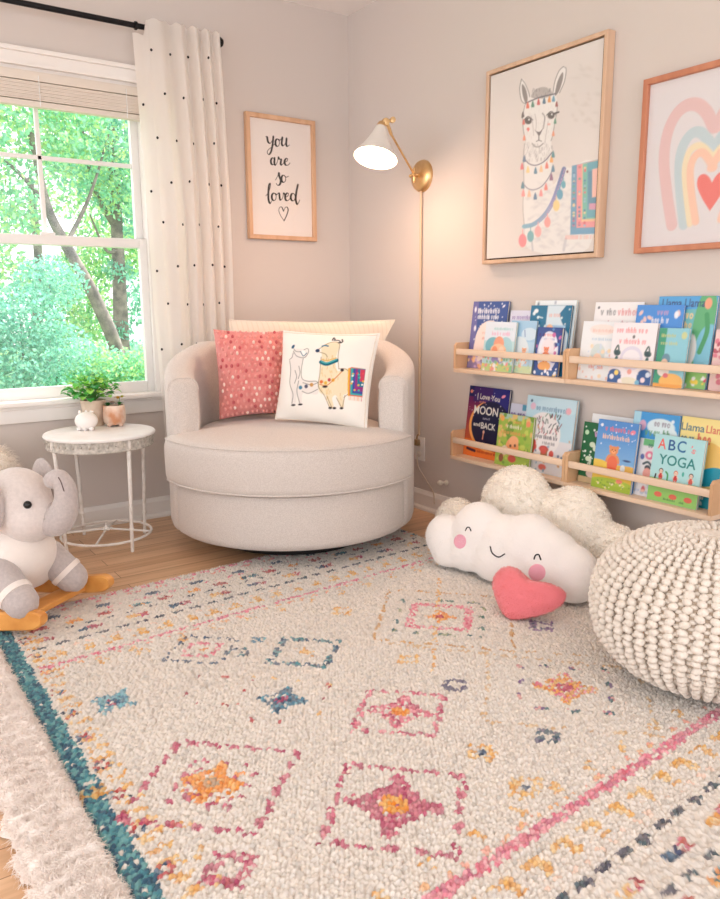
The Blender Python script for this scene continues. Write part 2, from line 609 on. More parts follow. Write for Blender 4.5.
# ---- the raised blind under the window head
bl = thing('window_blind', 'raised cream slatted blind gathered under the top of the window', 'blind', (1.53, -.008, 1.80))
M_blind = mat('blind_cream', (226, 216, 205), 0.5)
zb = float(at(60, 111, 1, -.008)[2])
build('headrail', MB().box(WX0+.021, WX1-.021, -.022, .012, 1.905, 1.942, bev=.003), M_blind, bl)
s = MB()
k = 0
z = zb+.026
while z < 1.902:
    s.box(WX0+.023, WX1-.023, -.021+.001*(k % 3), .010+.0015*(k % 2), z, z+.0056)
    z += .0064; k += 1
build('slat_stack', s, mat('blind_slats', (226, 214, 202), 0.5), bl, smooth=False)
build('bottom_rail', MB().box(WX0+.022, WX1-.022, -.023, .012, zb, zb+.022, bev=.003), M_blind, bl)
for x in (1.17, 1.53, 1.86):
    build('ladder_cord', MB().tube([(x, .0135, zb+.004), (x, .0135, 1.925)], .0018, 6), M_white_metal, bl)

# ================================================================== OUTSIDE
struct(build('lawn', MB().box(-30, 30, -40, -.6, -1.25, -1.2), mat('grass', (120, 160, 90), 0.9, col2=(80, 130, 70), scale=3), smooth=False))
M_leaf = mat_translucent('leaf', (120, 180, 120), 0.45, attr=True, rough=0.5)
M_bark = mat('bark', (150, 140, 132), 0.9, col2=(105, 100, 98), scale=9, bump=0.6, bscale=30)

def leaves(centres, radii, n, size, cols, flat=0.8):
    n = int(n*1.6)
    centres, radii = np.asarray(centres, float), np.asarray(radii, float)
    wgt = radii**2; k = rng.choice(len(centres), n, p=wgt/wgt.sum())
    d = rng.normal(size=(n, 3)); d /= np.linalg.norm(d, axis=1)[:, None]
    r = radii[k]*rng.random(n)**0.4
    P = centres[k] + d*r[:, None]*np.array([1, 1, flat])
    A = rng.normal(size=(n, 3)); A /= np.linalg.norm(A, axis=1)[:, None]
    B = np.cross(A, rng.normal(size=(n, 3))); B /= np.linalg.norm(B, axis=1)[:, None]
    n_ = n
    s = size*.74*(0.6+0.8*rng.random(n))[:, None]
    N3 = np.cross(A, B)
    V = np.stack([P-A*s*.6, P+B*s*.32-A*s*.1+N3*s*.08, P+A*s*.6, P-B*s*.32-A*s*.1+N3*s*.08], 1).reshape(-1, 3)
    F = np.arange(n*4).reshape(n, 4)
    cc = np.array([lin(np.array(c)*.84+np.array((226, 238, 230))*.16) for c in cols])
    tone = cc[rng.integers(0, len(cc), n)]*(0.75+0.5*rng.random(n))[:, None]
    return V, F, np.repeat(tone, 4, 0)

def tree(name, label, group, trunk, r0, r1, blobs, n, size, cols, branches=()):
    t = thing(name, label, 'tree', (trunk[0][0], trunk[0][1], -1.2), group)
    mb = MB()
    P = catmull(trunk, 6)
    mb.tube(P, np.linspace(r0, r1, len(P)), 10)
    for bp, br in branches:
        Q = catmull(bp, 5)
        mb.tube(Q, np.linspace(br, br*.35, len(Q)), 7)
    build('trunk', mb, M_bark, t)
    V, F, c_ = leaves([b[:3] for b in blobs], [b[3] for b in blobs], n, size, cols)
    link_mesh('foliage', V, F, M_leaf, t, smooth=False, colors=c_)
    return t
G_bright = [(176, 226, 176), (150, 216, 178), (206, 232, 156), (140, 210, 180)]
G_teal = [(140, 208, 186), (120, 196, 178), (164, 218, 192), (112, 190, 160)]
G_mid = [(150, 210, 150), (176, 220, 150), (130, 200, 156), (216, 232, 160)]
def W3(px, py, y):
    return tuple(at(px, py, 1, y))
def blob(px, py, y, r):
    return W3(px, py, y)+(r,)
# leaning trunk tree in the middle, upright trunk at the right, crowns over the whole view, shrubs below
t0 = W3(122, 395, -6.0)
tree('leaning_tree', 'tree with a pale trunk leaning left in the middle of the window view', 'trees outside the window',
     [(t0[0], -6, -1.2), W3(122, 372, -6), W3(96, 300, -6), W3(66, 245, -6), W3(47, 205, -6.1), W3(30, 130, -6.2)], .10, .035,
     [blob(40, 120, -6.3, .8), blob(-25, 190, -6.1, .7), blob(85, 140, -6.6, .7), blob(15, 215, -6.8, .42), blob(-60, 110, -6, .9), blob(120, 190, -6.8, .45), blob(70, 60, -6.3, .9)],
     7000, .085, G_bright, [([W3(66, 245, -6), W3(90, 195, -6.2), W3(110, 130, -6.3)], .03), ([W3(47, 205, -6.1), W3(10, 165, -6), W3(-30, 150, -6)], .028)])
t1 = W3(121, 395, -7.2)
tree('upright_tree', 'ivy covered upright tree at the right side of the window view', 'trees outside the window',
     [(t1[0], -7.2, -1.2), W3(122, 360, -7.2), W3(120, 300, -7.2), W3(117, 230, -7.2), W3(112, 130, -7.2)], .13, .06,
     [blob(118, 270, -7.15, .22), blob(120, 330, -7.15, .2), blob(150, 300, -7.4, .5), blob(150, 210, -7.4, .7), blob(105, 150, -7.6, .9), blob(165, 130, -7.5, .9), blob(140, 360, -7.4, .4), blob(175, 60, -7.5, .9)],
     8000, .08, G_teal, [([W3(117, 230, -7.2), W3(95, 190, -7.2), W3(80, 120, -7.2)], .05), ([W3(118, 250, -7.2), W3(106, 250, -7), W3(90, 215, -7)], .03)])
t2 = W3(30, 395, -9.5)
tree('far_tree', 'pale green tree farthest back in the window view', 'trees outside the window',
     [(t2[0], -9.5, -1.2), W3(35, 350, -9.5), W3(40, 280, -9.5), W3(30, 180, -9.5)], .12, .05,
     [blob(70, 290, -9.8, .8), blob(85, 330, -9.6, .7), blob(-30, 270, -9.5, .9), blob(105, 250, -9.6, .7), blob(60, 350, -9.3, .6), blob(90, 180, -9.5, .9), blob(150, 250, -9.6, .8)],
     7500, .10, G_mid)
for nm, lb, bs, n, sz, cl in (
    ('rounded_shrub', 'low teal green shrub filling the lower left of the window view',
     [blob(20, 320, -4.6, .42), blob(50, 285, -4.9, .38), blob(10, 365, -4.5, .45), blob(60, 350, -4.6, .35), blob(-35, 330, -4.6, .5), blob(35, 385, -4.5, .35)], 6500, .055, G_teal),
    ('broad_shrub', 'bright green shrub at the foot of the trees in the window view',
     [blob(90, 365, -5.2, .36), blob(118, 375, -5.3, .3), blob(75, 385, -5.1, .35), blob(145, 370, -5.4, .4)], 4000, .06, G_bright)):
    ctr = bs[0]
    t = thing(nm, lb, 'shrub', (ctr[0], ctr[1], -1.2))
    mb = MB()
    for b_ in bs:
        mb.tube([(ctr[0]+random.uniform(-.1, .1), ctr[1]+random.uniform(-.1, .1), -1.2), ((ctr[0]+b_[0])/2, (ctr[1]+b_[1])/2, -.5), b_[:3]], [.03, .022, .008], 6)
    build('stems', mb, M_bark, t)
    V, F, c_ = leaves([b_[:3] for b_ in bs], [b_[3] for b_ in bs], n, sz, cl)
    link_mesh('foliage', V, F, M_leaf, t, smooth=False, colors=c_)

# ================================================================== CURTAIN AND ROD
M_black = mat('black_metal', (26, 25, 28), 0.35, metal=0.6)
rod = thing('curtain_rod', 'black metal curtain rod with round end cap above the window', 'curtain rod', (1.5, 0, 2.15))
RODY, RODZ = .085, 2.166
build('pole', MB().tube([(.775, RODY, RODZ), (2.3, RODY, RODZ)], .0115, 14), M_black, rod)
build('finial', MB().lathe(0, 0, [(.0005, -.026), (.016, -.024), (.022, -.014), (.023, 0), (.02, .006), (.0115, .008)], 20, axis=(1, 0, 0), origin=(.765, RODY, RODZ)), M_black, rod)
build('finial', MB().lathe(0, 0, [(.0005, .026), (.016, .024), (.022, .014), (.023, 0), (.02, -.006), (.0115, -.008)], 20, axis=(1, 0, 0), origin=(2.305, RODY, RODZ)), M_black, rod)
for x in (.83, 2.2):
    build('bracket', MB().box(x-.012, x+.012, 0, .006, RODZ-.045, RODZ+.03, bev=.002).tube([(x, .005, RODZ-.02), (x, RODY, RODZ-.02)], .006, 8).tube([(x, RODY, RODZ-.02), (x, RODY, RODZ-.008)], .008, 8), M_black, rod)
for px_, py_ in ((135.5, 22), (152, 26)):
    x = float(at(px_, py_, 1, RODY)[0])
    build('ring', MB().lathe(0, 0, [(.0125, -.005), (.0165, -.005), (.0175, 0), (.0165, .005), (.0125, .005), (.0125, -.005)], 18, axis=(1, 0, 0), origin=(x, RODY, RODZ)), M_black, rod)

cu = thing('curtain', 'white curtain with small black dots hanging at the right of the window', 'curtain', (.95, .12, .02))
NU, NV = 260, 90
us = np.linspace(0, 1, NU)
vs = np.linspace(0, 1, NV)
def curtain_pt(u, v):
    """u 0 (corner side) .. 1 (window side), v 0 (floor) .. 1 (top)"""
    u, v = np.asarray(u, float), np.asarray(v, float)
    xr = .735 + .035*v**2
    xl = 1.082 + .073*v**.8
    uu = u + .012*np.sin(u*17)*(1-v)
    x = xr + (xl-xr)*uu
    top = np.clip((v-.90)/.1, 0, 1)
    ph = 2*PI*(7.6*(1-(1-u)**1.0)*(1-.32*u) + .22*np.sin(3.1*u+.5))
    amp = (.024*(1-top*.35))*(0.55+.45*np.sin(3.1*u+.6)**2)
    amp = amp*(1-.55*np.clip((u-.83)/.17, 0, 1))
    drop = np.clip((v-.36)/.34, 0, 1); drop = drop*drop*(3-2*drop)
    y = .092 + .026*drop + amp*(.75+.25*drop)*np.sin(ph+.35*np.sin(4*v)+.8*(1-v)*np.sin(5*u)) + .008*np.sin(ph*2.1+3*v)*(1-v) - .03*np.clip((u-.85)/.15, 0, 1)
    y = np.clip(y, .066, np.where(v < .36, .122, .16))
    zt = 2.198 - .010*np.sin(ph)**2 - .062*np.clip((u-.86)/.03, 0, 1)
    z = .015 + (zt-.015)*v
    return np.stack([x, y, z], -1)
U, Vv = np.meshgrid(us, vs, indexing='ij')
# the widest part of the chair back stays clear of it
P = curtain_pt(U, Vv)
M_curt = mat_translucent('curtain_cotton', (246, 240, 234), 0.5, rough=0.9, tcol=(254, 250, 246))
M_dot = mat('curtain_dot', (38, 36, 42), 0.9)
cm = MB().grid(P, mi=0)
k = 0
for j, v in enumerate(np.arange(.045, .97, .082)):
    for u in np.arange(.06 + .11*(j % 2), .99, .22):
        e = .002
        uj, vj = u+random.uniform(-.008, .008), v+random.uniform(-.003, .003)
        c0 = curtain_pt(uj, vj); du = curtain_pt(uj+e, vj)-c0; dv = curtain_pt(uj, vj+e)-c0
        du /= np.linalg.norm(du); nn = np.cross(dv, du); nn /= np.linalg.norm(nn)
        if nn[1] < 0: nn = -nn
        dv = np.cross(nn, du)
        cm.ball(c0+nn*.0012, 1.0, 10, 6, mi=1, M=np.stack([du*.0055, dv*.0062, nn*.0022], 1))
build('panel', cm, [M_curt, M_dot], cu)

# ================================================================== WALL LAMP
M_brass = mat('brass', (234, 200, 152), 0.34, metal=1.0, col2=(220, 182, 130), scale=20)
M_shade = mat('white_lamp_shade', (236, 230, 224), 0.35)
lamp = thing('wall_lamp', 'white cone wall lamp on a brass arm, switched on, in the corner', 'lamp', (0, .613, 1.585))
LZ = 1.585
build('backplate', MB().lathe(0, 0, [(.0005, .030), (.034, .029), (.057, .024), (.068, .016), (.072, .006), (.072, .0005)], 40, axis=(1, 0, 0), origin=(0, .613, LZ)), M_brass, lamp)
A = np.array(at(381, 127, 1, .690)); Oc = np.array(at(375.5, 158, 1, .713))
J0 = np.array([.052, .613, LZ+.003]); J1 = np.array(at(391, 134, 1, .685))
sw = MB().tube([(.028, .613, LZ), (.058, .613, LZ+.002)], .009, 12).tube([(.052, .613, LZ-.03), (.052, .613, LZ+.03)], .005, 10)
sw.tube([(.052, .588, LZ), (.052, .638, LZ)], .005, 10).ball((.052, .586, LZ), .008).ball((.052, .613, LZ-.03), .0065).ball((.052, .613, LZ+.03), .0065)
build('pivot', sw, M_brass, lamp)
build('arm', MB().tube([J0, J1], .0048, 10), M_brass, lamp)
kn = MB().tube([J1, (J1+np.array(at(387, 122, 1, .690)))/2, at(386, 121, 1, .692)], .0075, 10)
jc = np.array(at(385.5, 122, 1, .691))
kn.lathe(0, 0, [(.0005, -.012), (.015, -.011), (.017, -.004), (.017, .004), (.015, .011), (.0005, .012)], 18, axis=(.3, 1, 0), origin=jc)
jd = np.array(at(392.5, 120, 1, .690))
kn.lathe(0, 0, [(.0005, -.01), (.012, -.009), (.013, 0), (.012, .009), (.0005, .01)], 16, axis=(.3, 1, 0), origin=jd)
kn.tube([jc, jd], .006, 8)
build('knuckle', kn, M_brass, lamp)
ax = (Oc-A); Ls = np.linalg.norm(ax); ax = ax/Ls
build('shade_cap', MB().lathe(0, 0, [(.0005, -.022), (.014, -.021), (.018, -.012), (.021, .004), (.021, .012)], 24, axis=ax, origin=A), M_brass, lamp)
pr = [(.0215, .0), (.027, .1), (.033, .22), (.042, .36), (.053, .52), (.068, .7), (.083, .86), (.094, 1.0)]
outer = [(r, z*Ls) for r, z in pr]
inner = [(r-.003, z*Ls-.001) for r, z in pr[::-1]]
build('shade', MB().lathe(0, 0, [(.0005, .002)]+outer+[(.0935, Ls+.001)]+inner+[(.0005, .006)], 48, axis=ax, origin=A), M_shade, lamp)
bc = A+ax*Ls*.62
build('bulb', MB().ball(bc, (.031, .031, .031), 20, 14).tube([A+ax*.01, bc], .014, 12), mat_emit('bulb_glow', (255, 226, 186), 18), lamp)
pl = bpy.data.lights.new('bulb_light', 'POINT')
pl.energy = 7.0
pl.color = (1.0, .63, .43)
pl.shadow_soft_size = .075
plo = bpy.data.objects.new('bulb_light', pl)
COL.objects.link(plo)
plo.parent = lamp
plo.location = tuple((A+ax*Ls*.93)-np.array(lamp['_o']))
build('cord_cover', MB().tube([(.010, .613, LZ-.066), (.010, .613, .372)], .0062, 10), mat('cord_beige', (214, 190, 160), 0.4), lamp)
build('plug', MB().box(.012, .034, .599, .627, .318, .350, bev=.006).tube([(.012, .613, .376), (.022, .613, .364), (.024, .613, .345)], .004, 8), mat('plug_brown', (150, 120, 84), 0.5), lamp)
ol = thing('wall_outlet', 'white outlet plate low on the wall behind the armchair', 'outlet', (0, .612, .24))
build('plate', MB().box(.0, .007, .575, .649, .242, .360, bev=.003), M_trim, ol)
for z in (.275, .328):
    build('socket', MB().lathe(0, 0, [(.0005, .0095), (.015, .0092), (.0165, .008), (.0165, .006)], 20, axis=(1, 0, 0), origin=(0, .612, z)).box(.0088, .0102, .604, .607, z-.006, z+.006).box(.0088, .0102, .617, .620, z-.006, z+.006), mat('socket_white', (225, 215, 205), 0.4), ol)
cd = catmull([(.02, .612, .268), (.026, .63, .215), (.02, .69, .150), (.014, .73, .085+.02), (.03, .76, .055)], 8)
tag(build('extension_cord', MB().tube(cd, .0028, 8), mat('cord_white', (205, 190, 172), 0.5)), 'thin pale cord hanging from the outlet behind the armchair', 'cord')
kb = MB().lathe(0, 0, [(.013, 0), (.013, .004), (.006, .007), (.006, .03), (.011, .034), (.013, .042), (.009, .052), (.0005, .055)], 18, axis=(1, .0, .12), origin=(0, .812, .165))
tag(build('door_stop', kb, mat('door_stop_white', (235, 228, 215), 0.3)), 'small white knob on the wall above the right baseboard', 'knob')

# ================================================================== SWIVEL ARMCHAIR
CA, CB, CR = .75, .66, .525
M_linen = mat('linen', (219, 209, 202), 0.95, col2=(204, 193, 186), scale=260, detail=2, bump=0.25, bscale=420, sheen=0.25, spec=0.2, bdist=0.003)
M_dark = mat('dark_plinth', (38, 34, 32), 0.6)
ch = thing('armchair', 'round cream upholstered swivel armchair in the corner', 'armchair', (CA, CB, 0))
AZ0, AZ1 = -5.0, 120.0                      # the open front, between the two arm ends
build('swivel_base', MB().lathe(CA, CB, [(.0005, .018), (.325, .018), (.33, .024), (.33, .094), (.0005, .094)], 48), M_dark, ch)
def polar(az, r, z):
    t = np.radians(az)
    return np.stack([CA+r*np.cos(t), CB+r*np.sin(t), np.broadcast_to(z, np.shape(r)) if np.shape(z) != np.shape(r) else z], -1)
# base: the front panel and everything under the seat
base = []
for z, ins in ((.088, .40), (.088, .05), (.092, .022), (.104, .006), (.125, 0), (.2, 0), (.28, .001), (.302, .006), (.304, .05), (.304, .4)):
    az = np.linspace(0, 360, 121)[:-1]
    sec = (az < AZ1+1) | (az > 360+AZ0-1)
    r = np.where(sec, CR-.004-ins, np.minimum(CR-.02-ins, CR-.02))
    base.append(polar(az, np.maximum(r, .001), np.full(len(az), z)))
build('base', MB().grid(np.array(base), closed_v=True, flip=True), M_linen, ch)
# barrel shell: outer wall to the floor gap, rounded top, inner wall
naz = 110
azs = np.linspace(AZ1, 360+AZ0, naz)
dd = np.minimum(azs-AZ1, 360+AZ0-azs)
ztop = .712 + (.842-.712)*np.clip(dd/58, 0, 1)**.85*(1.0) + .012*np.clip((dd-58)/60, 0, 1)
TH = .122
rows = []
for i, az in enumerate(azs):
    e = max(0.0, 1-dd[i]/1.6)
    sh = .012*e**2                          # softened arm-front edges
    ro, ri, zt = CR-sh, CR-TH+sh, ztop[i]-sh
    zo = .09
    prof = [(ro-.05, zo), (ro-.022, zo+.004), (ro-.006, zo+.016), (ro, zo+.037), (ro, .3), (ro, .5), (ro, zt-.05)]
    for a in np.linspace(0.15, PI-.15, 11):
        rm, hw = (ro+ri)/2, (ro-ri)/2
        ca = math.copysign(abs(math.cos(a))**.75, math.cos(a))
        prof.append((rm+hw*ca, zt-.05+.05*abs(math.sin(a))**.8))
    prof += [(ri, zt-.05), (ri-.004, .6), (ri, .45), (ri, .30)]
    pr_ = np.array(prof)
    rows.append(polar(np.full(len(pr_), az), pr_[:, 0], pr_[:, 1]))
sm = MB().grid(np.array(rows))
npf = len(rows[0])
sm.f.append(tuple(range(npf))); sm.mi.append(0)
sm.f.append(tuple((naz-1)*npf+i for i in range(npf))[::-1]); sm.mi.append(0)
shell = build('barrel_back', sm, M_linen, ch, angle=50)
for end in (1, naz-2):
    pts = np.array(rows[end])[6:19]
    cen = pts.mean(0)
    build('arm_piping', MB().tube(pts+(pts-cen)*.004, .0028, 6), M_linen, shell)
# seat cushion with a crown
azc = np.linspace(0, 360, 181)[:-1]
a2 = np.where(azc > 270, azc-360, azc)
inside = np.clip(np.minimum(a2-(AZ0-8), (AZ1+7.5)-a2)/7.0, 0, 1)
inside = inside*inside*(3-2*inside)
rc = (CR-TH-.006) + (CR+.030-(CR-TH-.006))*inside
cz = [(.40, .306), (.05, .306), (.02, .309), (.006, .320), (.001, .340), (0, .39), (0, .445), (.0015, .462), (.008, .484), (.020, .494), (.05, .500), (.12, .508), (.2, .513), (.3, .516), (.40, .517)]
crow = []
for ins, z in cz:
    r = np.maximum(rc-ins*np.where(ins > .1, rc/.5, 1), .002)
    crow.append(polar(azc, r, np.full(len(azc), z)))
crow.append(polar(azc, np.full(len(azc), .001), np.full(len(azc), .517)))
cus = build('seat_cushion', MB().grid(np.array(crow), closed_v=True, flip=True), M_linen, ch)
for z, ins in ((.485, .0065), (.318, .005)):
    build('piping', MB().tube(polar(np.append(azc, azc[0]), np.append(rc, rc[0])-ins, np.full(181, z)), .0034, 6, round_ends=False), M_linen, cus)
# ================================================================== PILLOWS ON THE CHAIR
def pillow_pts(bl, br, tl, tr, thick, nu, nv, concave=.05, sag=0.0, sharp=2.6):
    bl, br, tl, tr = (np.asarray(p, float) for p in (bl, br, tl, tr))
    u, v = np.meshgrid(np.linspace(-1, 1, nu), np.linspace(-1, 1, nv), indexing='ij')
    us_ = u*(1-concave*(1-u*u)*0 - concave*(1-v*v)*np.abs(u)**3)
    vs_ = v*(1-concave*(1-u*u)*np.abs(v)**3)
    a, b = (us_+1)/2, (vs_+1)/2
    P = (1-a)[..., None]*(1-b)[..., None]*bl + a[..., None]*(1-b)[..., None]*br + (1-a)[..., None]*b[..., None]*tl + a[..., None]*b[..., None]*tr
    n = np.cross(br-bl, tl-bl); n /= np.linalg.norm(n)
    if n @ (CAM-bl) < 0: n = -n
    h = thick/2*(np.clip(1-np.abs(u)**sharp, 0, 1)**.62)*(np.clip(1-np.abs(v)**sharp, 0, 1)**.62)
    wr = .0035*np.sin(u*9+v*4+1)*np.sin(v*7-u*3)*(np.abs(u)**2+np.abs(v)**2)
    h = h*(1+sag*(-v)) + np.where(h > .004, wr, 0)
    return P + n*h[..., None], P - n*(np.maximum(h, 0))[..., None], n, u, v

def pillow(name, label, corners, thick, front_mat, back_mat, nu=40, nv=40, colors=None, concave=.05):
    Fp, Bp, n, u, v = pillow_pts(*corners, thick, nu, nv, concave)
    t = thing(name, label, 'pillow', (np.asarray(corners[0])+np.asarray(corners[1]))/2)
    i = np.arange(nu*nv).reshape(nu, nv)
    Q = np.stack([i[:-1, :-1], i[1:, :-1], i[1:, 1:], i[:-1, 1:]], -1).reshape(-1, 4)
    link_mesh('front_cover', Fp.reshape(-1, 3), Q, front_mat, t, colors=colors)
    link_mesh('back_cover', Bp.reshape(-1, 3), Q[:, ::-1].copy(), back_mat, t)
    return t, Fp, n, u, v

def seam(t, Fp, r, m_):
    e = np.concatenate([Fp[:, 0], Fp[-1, 1:], Fp[::-1, -1][1:], Fp[0, ::-1][1:]])
    build('piping', MB().tube(e, r, 6, round_ends=False), m_, t)

M_cream = mat('cream_cotton', (240, 228, 214), 0.95, col2=(232, 218, 202), scale=180, bump=0.2, bscale=300, sheen=.2, spec=.2, bdist=.002)
M_stripe, _n, _b2 = new_mat('cream_striped_cotton')
_w = _n.nodes.new('ShaderNodeTexWave'); _w.inputs['Scale'].default_value = 16; _w.bands_direction = 'X'
_t = _n.nodes.new('ShaderNodeTexCoord'); _n.links.new(_t.outputs['Object'], _w.inputs['Vector'])
_r = _n.nodes.new('ShaderNodeValToRGB')
_r.color_ramp.elements[0].position = .05; _r.color_ramp.elements[1].position = .2
_r.color_ramp.elements[0].color = rgba((232, 214, 194)); _r.color_ramp.elements[1].color = rgba((238, 222, 204))
_n.links.new(_w.outputs['Fac'], _r.inputs['Fac']); _n.links.new(_r.outputs['Color'], _b2.inputs['Base Color'])
_b2.inputs['Roughness'].default_value = .95

# big cream back pillow, leaning on the chair back
FA = math.radians(60)
fw = np.array([math.cos(FA), math.sin(FA), 0]); sd = np.array([-math.sin(FA), math.cos(FA), 0])   # sd: towards the right arm
ctr = np.array([CA, CB, 0]) - fw*.262
cor = [ctr-sd*.30+fw*.05+[0, 0, .515], ctr+sd*.30+fw*.05+[0, 0, .515], None, None]
def on_plane(px, py, P, n):
    d = (px-360)*RGT-(py-449.5)*UPV+FPX*FWD
    return CAM + d*(((np.asarray(P)-CAM) @ n)/(d @ n))
lean = math.radians(10)
pn = fw*math.cos(lean)+np.array([0, 0, 1])*math.sin(lean)
cor[2] = on_plane(229, 320, cor[0], pn); cor[3] = on_plane(395, 320, cor[0], pn)
t, Fp, n_, _, _ = pillow('back_pillow', 'large cream pillow with thin stripes behind the pink and white pillows', cor, .08, M_stripe, M_cream)
seam(t, Fp, .003, M_cream)

# pink pillow covered in little raised dots
pc = [(.949, .354, .499), (.660, .442, .514), (.925, .274, .898), (.590, .379, .886)]
pc = [CAM+(np.array(p)-CAM)*.955 for p in pc]
M_pink = mat('pink_cotton', (228, 148, 142), 0.9, col2=(218, 130, 126), scale=40, bump=.3, bscale=220, sheen=.4, spec=.2, bdist=.003)
t, Fp, n_, u_, v_ = pillow('bobble_pillow', 'coral pink pillow covered in small raised dots on the left of the armchair', pc, .19, M_pink, M_pink)
M_bob = mat('pink_bobble', (236, 160, 152), 0.4); M_bob2 = mat('pale_bobble', (250, 220, 208), 0.5); M_bob3 = mat('deep_bobble', (200, 96, 100), 0.8)
mb = MB()
for i in range(13):
    for j in range(15):
        fu = (i+.5+.5*(j % 2)+random.uniform(-.12, .12))/13.5*39; fv = (j+.5+random.uniform(-.1, .1))/15*39
        a, b = int(min(fu, 38)), int(min(fv, 38))
        p = Fp[a, b]*(1-(fu-a))*(1-(fv-b))+Fp[min(a+1, 39), b]*(fu-a)*(1-(fv-b))+Fp[a, min(b+1, 39)]*(1-(fu-a))*(fv-b)+Fp[min(a+1, 39), min(b+1, 39)]*(fu-a)*(fv-b)
        mb.ball(p+n_*.002, (.0062, .0062, .0085), 9, 7, mi=random.choice((0, 0, 0, 1, 2)))
build('bobbles', mb, [M_bob, M_bob2, M_bob3], t)

# white pillow with two embroidered llamas
wc = [CAM+(np.array(p)-CAM)*1.0 for p in ((.835, .668, .530), (.594, .999, .505), (.766, .631, .898), (.505, .969, .888))]
NUW, NVW = 170, 170
FpW, BpW, nW, uW, vW = pillow_pts(*wc, .14, NUW, NVW)
hz = homography([(-1, -1), (1, -1), (-1, 1), (1, 1)], [(40, 515), (480, 600), (80, 97), (535, 112)])
X, Y = hz(uW.ravel(), vW.ravel())
a = Art(X, Y, (246, 240, 232), 2.6)
blk, ol_ = (52, 46, 52), (96, 86, 84)
# small llama, drawn in grey thread
def both(P, w, c, al=.9): a.line(P, w, c, al)
a.poly([(125, 250), (140, 200), (160, 195), (205, 205), (205, 240), (185, 260), (180, 340), (250, 355), (262, 400), (250, 420), (190, 410), (180, 455), (165, 455), (160, 410), (150, 455), (130, 455), (128, 340)], (236, 228, 222), .8, True)
for P_ in ([(135, 180), (150, 205), (175, 210), (205, 195), (212, 215), (195, 240), (160, 232), (140, 205)], [(120, 245), (135, 235), (140, 215)], [(122, 250), (130, 300), (126, 360), (140, 410), (132, 455)],
           [(190, 245), (182, 300), (186, 340), (215, 355), (255, 358), (262, 390)], [(170, 350), (160, 400), (170, 455)], [(152, 300), (160, 330), (150, 360)], [(170, 280), (176, 310), (168, 340)],
           [(185, 400), (215, 412), (258, 395)], [(190, 360), (230, 372), (262, 362)]):
    both(P_, 3.2, ol_, .8)
a.ell(137, 183, 7, 11, (40, 90, 120), .9, .5); a.ell(187, 218, 12, 16, (250, 245, 240), .8); a.line([(176, 210), (190, 232), (205, 218)], 4, (70, 110, 130))
for x_, y_, c_ in ((178, 382, (70, 130, 160)), (205, 378, (90, 90, 110)), (230, 372, (200, 150, 90))):
    a.ell(x_, y_, 9, 10, c_, .7)
for x_ in (138, 172):
    a.ell(x_, 462, 11, 5, blk)
# tall llama, cream with yellow
cr, yl = (238, 222, 190), (226, 178, 70)
a.poly([(270, 190), (300, 165), (345, 160), (352, 190), (340, 250), (350, 310), (400, 300), (410, 360), (395, 420), (378, 430), (378, 485), (360, 485), (345, 430), (325, 440), (330, 485), (310, 485), (296, 430), (262, 400), (270, 310), (275, 240)], cr, .95, True)
for P_ in ([(250, 205), (270, 190), (300, 168), (330, 160), (352, 175), (350, 240), (356, 300)], [(256, 212), (290, 225), (300, 240)], [(272, 240), (268, 320), (262, 380), (290, 430), (308, 482)], [(356, 300), (385, 300), (410, 320)],
           [(345, 440), (365, 485)], [(300, 430), (320, 485)], [(385, 430), (372, 485)], [(405, 420), (380, 440)]):
    both(P_, 3.4, (150, 116, 70), .85)
for k in range(60):
    x_, y_ = random.uniform(275, 395), random.uniform(230, 440)
    if y_ > 310 or x_ < 345:
        a.line([(x_, y_), (x_+random.uniform(-5, 5), y_+random.uniform(10, 20))], 3, random.choice([yl, (244, 232, 206), (214, 160, 60)]), .55)
a.ell(253, 207, 10, 9, (46, 66, 96)); a.line([(272, 184), (285, 180), (300, 184)], 7, (60, 120, 150))
a.line([(315, 150), (318, 135), (326, 145)], 7, blk, .8); a.line([(345, 165), (362, 160), (358, 145)], 7, blk, .85); a.line([(322, 150), (345, 152), (356, 166)], 6, blk, .9)
a.line([(272, 265), (300, 275), (345, 258)], 18, (32, 110, 128)); a.line([(275, 262), (300, 270), (343, 254)], 5, (90, 190, 190))
a.line([(274, 250), (300, 258), (342, 245)], 5, yl, .8)
for k, (x_, y_) in enumerate(((275, 360), (295, 366), (312, 352), (330, 354))):
    a.ell(x_, y_, 8, 9, [(222, 112, 60), (226, 178, 70), (200, 80, 80), (226, 178, 70)][k], .8)
a.line([(268, 372), (300, 378), (335, 350), (372, 312)], 5, (214, 130, 60), .8); a.ell(292, 384, 13, 6, blk, .85); a.ell(372, 306, 9, 8, blk, .8)
for x_, y_ in ((312, 488), (332, 490), (366, 492)):
    a.ell(x_, y_, 9, 6, blk)
# the blanket
a.poly([(400, 300), (415, 292), (482, 300), (470, 442), (400, 432)], (222, 96, 60))
a.poly([(412, 297), (482, 300), (470, 436), (410, 428)], (64, 170, 170)); a.poly([(424, 300), (482, 302), (470, 428), (420, 420)], (72, 84, 160))
a.poly([(436, 300), (482, 302), (472, 415), (432, 408)], (150, 60, 130)); a.poly([(446, 302), (482, 304), (474, 392), (444, 388)], (40, 120, 150)); a.poly([(458, 304), (482, 305), (476, 366), (456, 362)], (206, 70, 96))
for k in range(14):
    a.ell(random.uniform(414, 474), random.uniform(305, 425), 5, 5, random.choice([(240, 190, 70), (240, 240, 230), (220, 80, 90), (60, 190, 170)]), .9)
a.line([(404, 300), (402, 430)], 8, (236, 180, 70))
for k in range(10):
    a.line([(403+k*7, 434+k), (402+k*7, 452+k)], 3, random.choice([(206, 70, 96), (236, 150, 70), (226, 190, 170)]), .8)
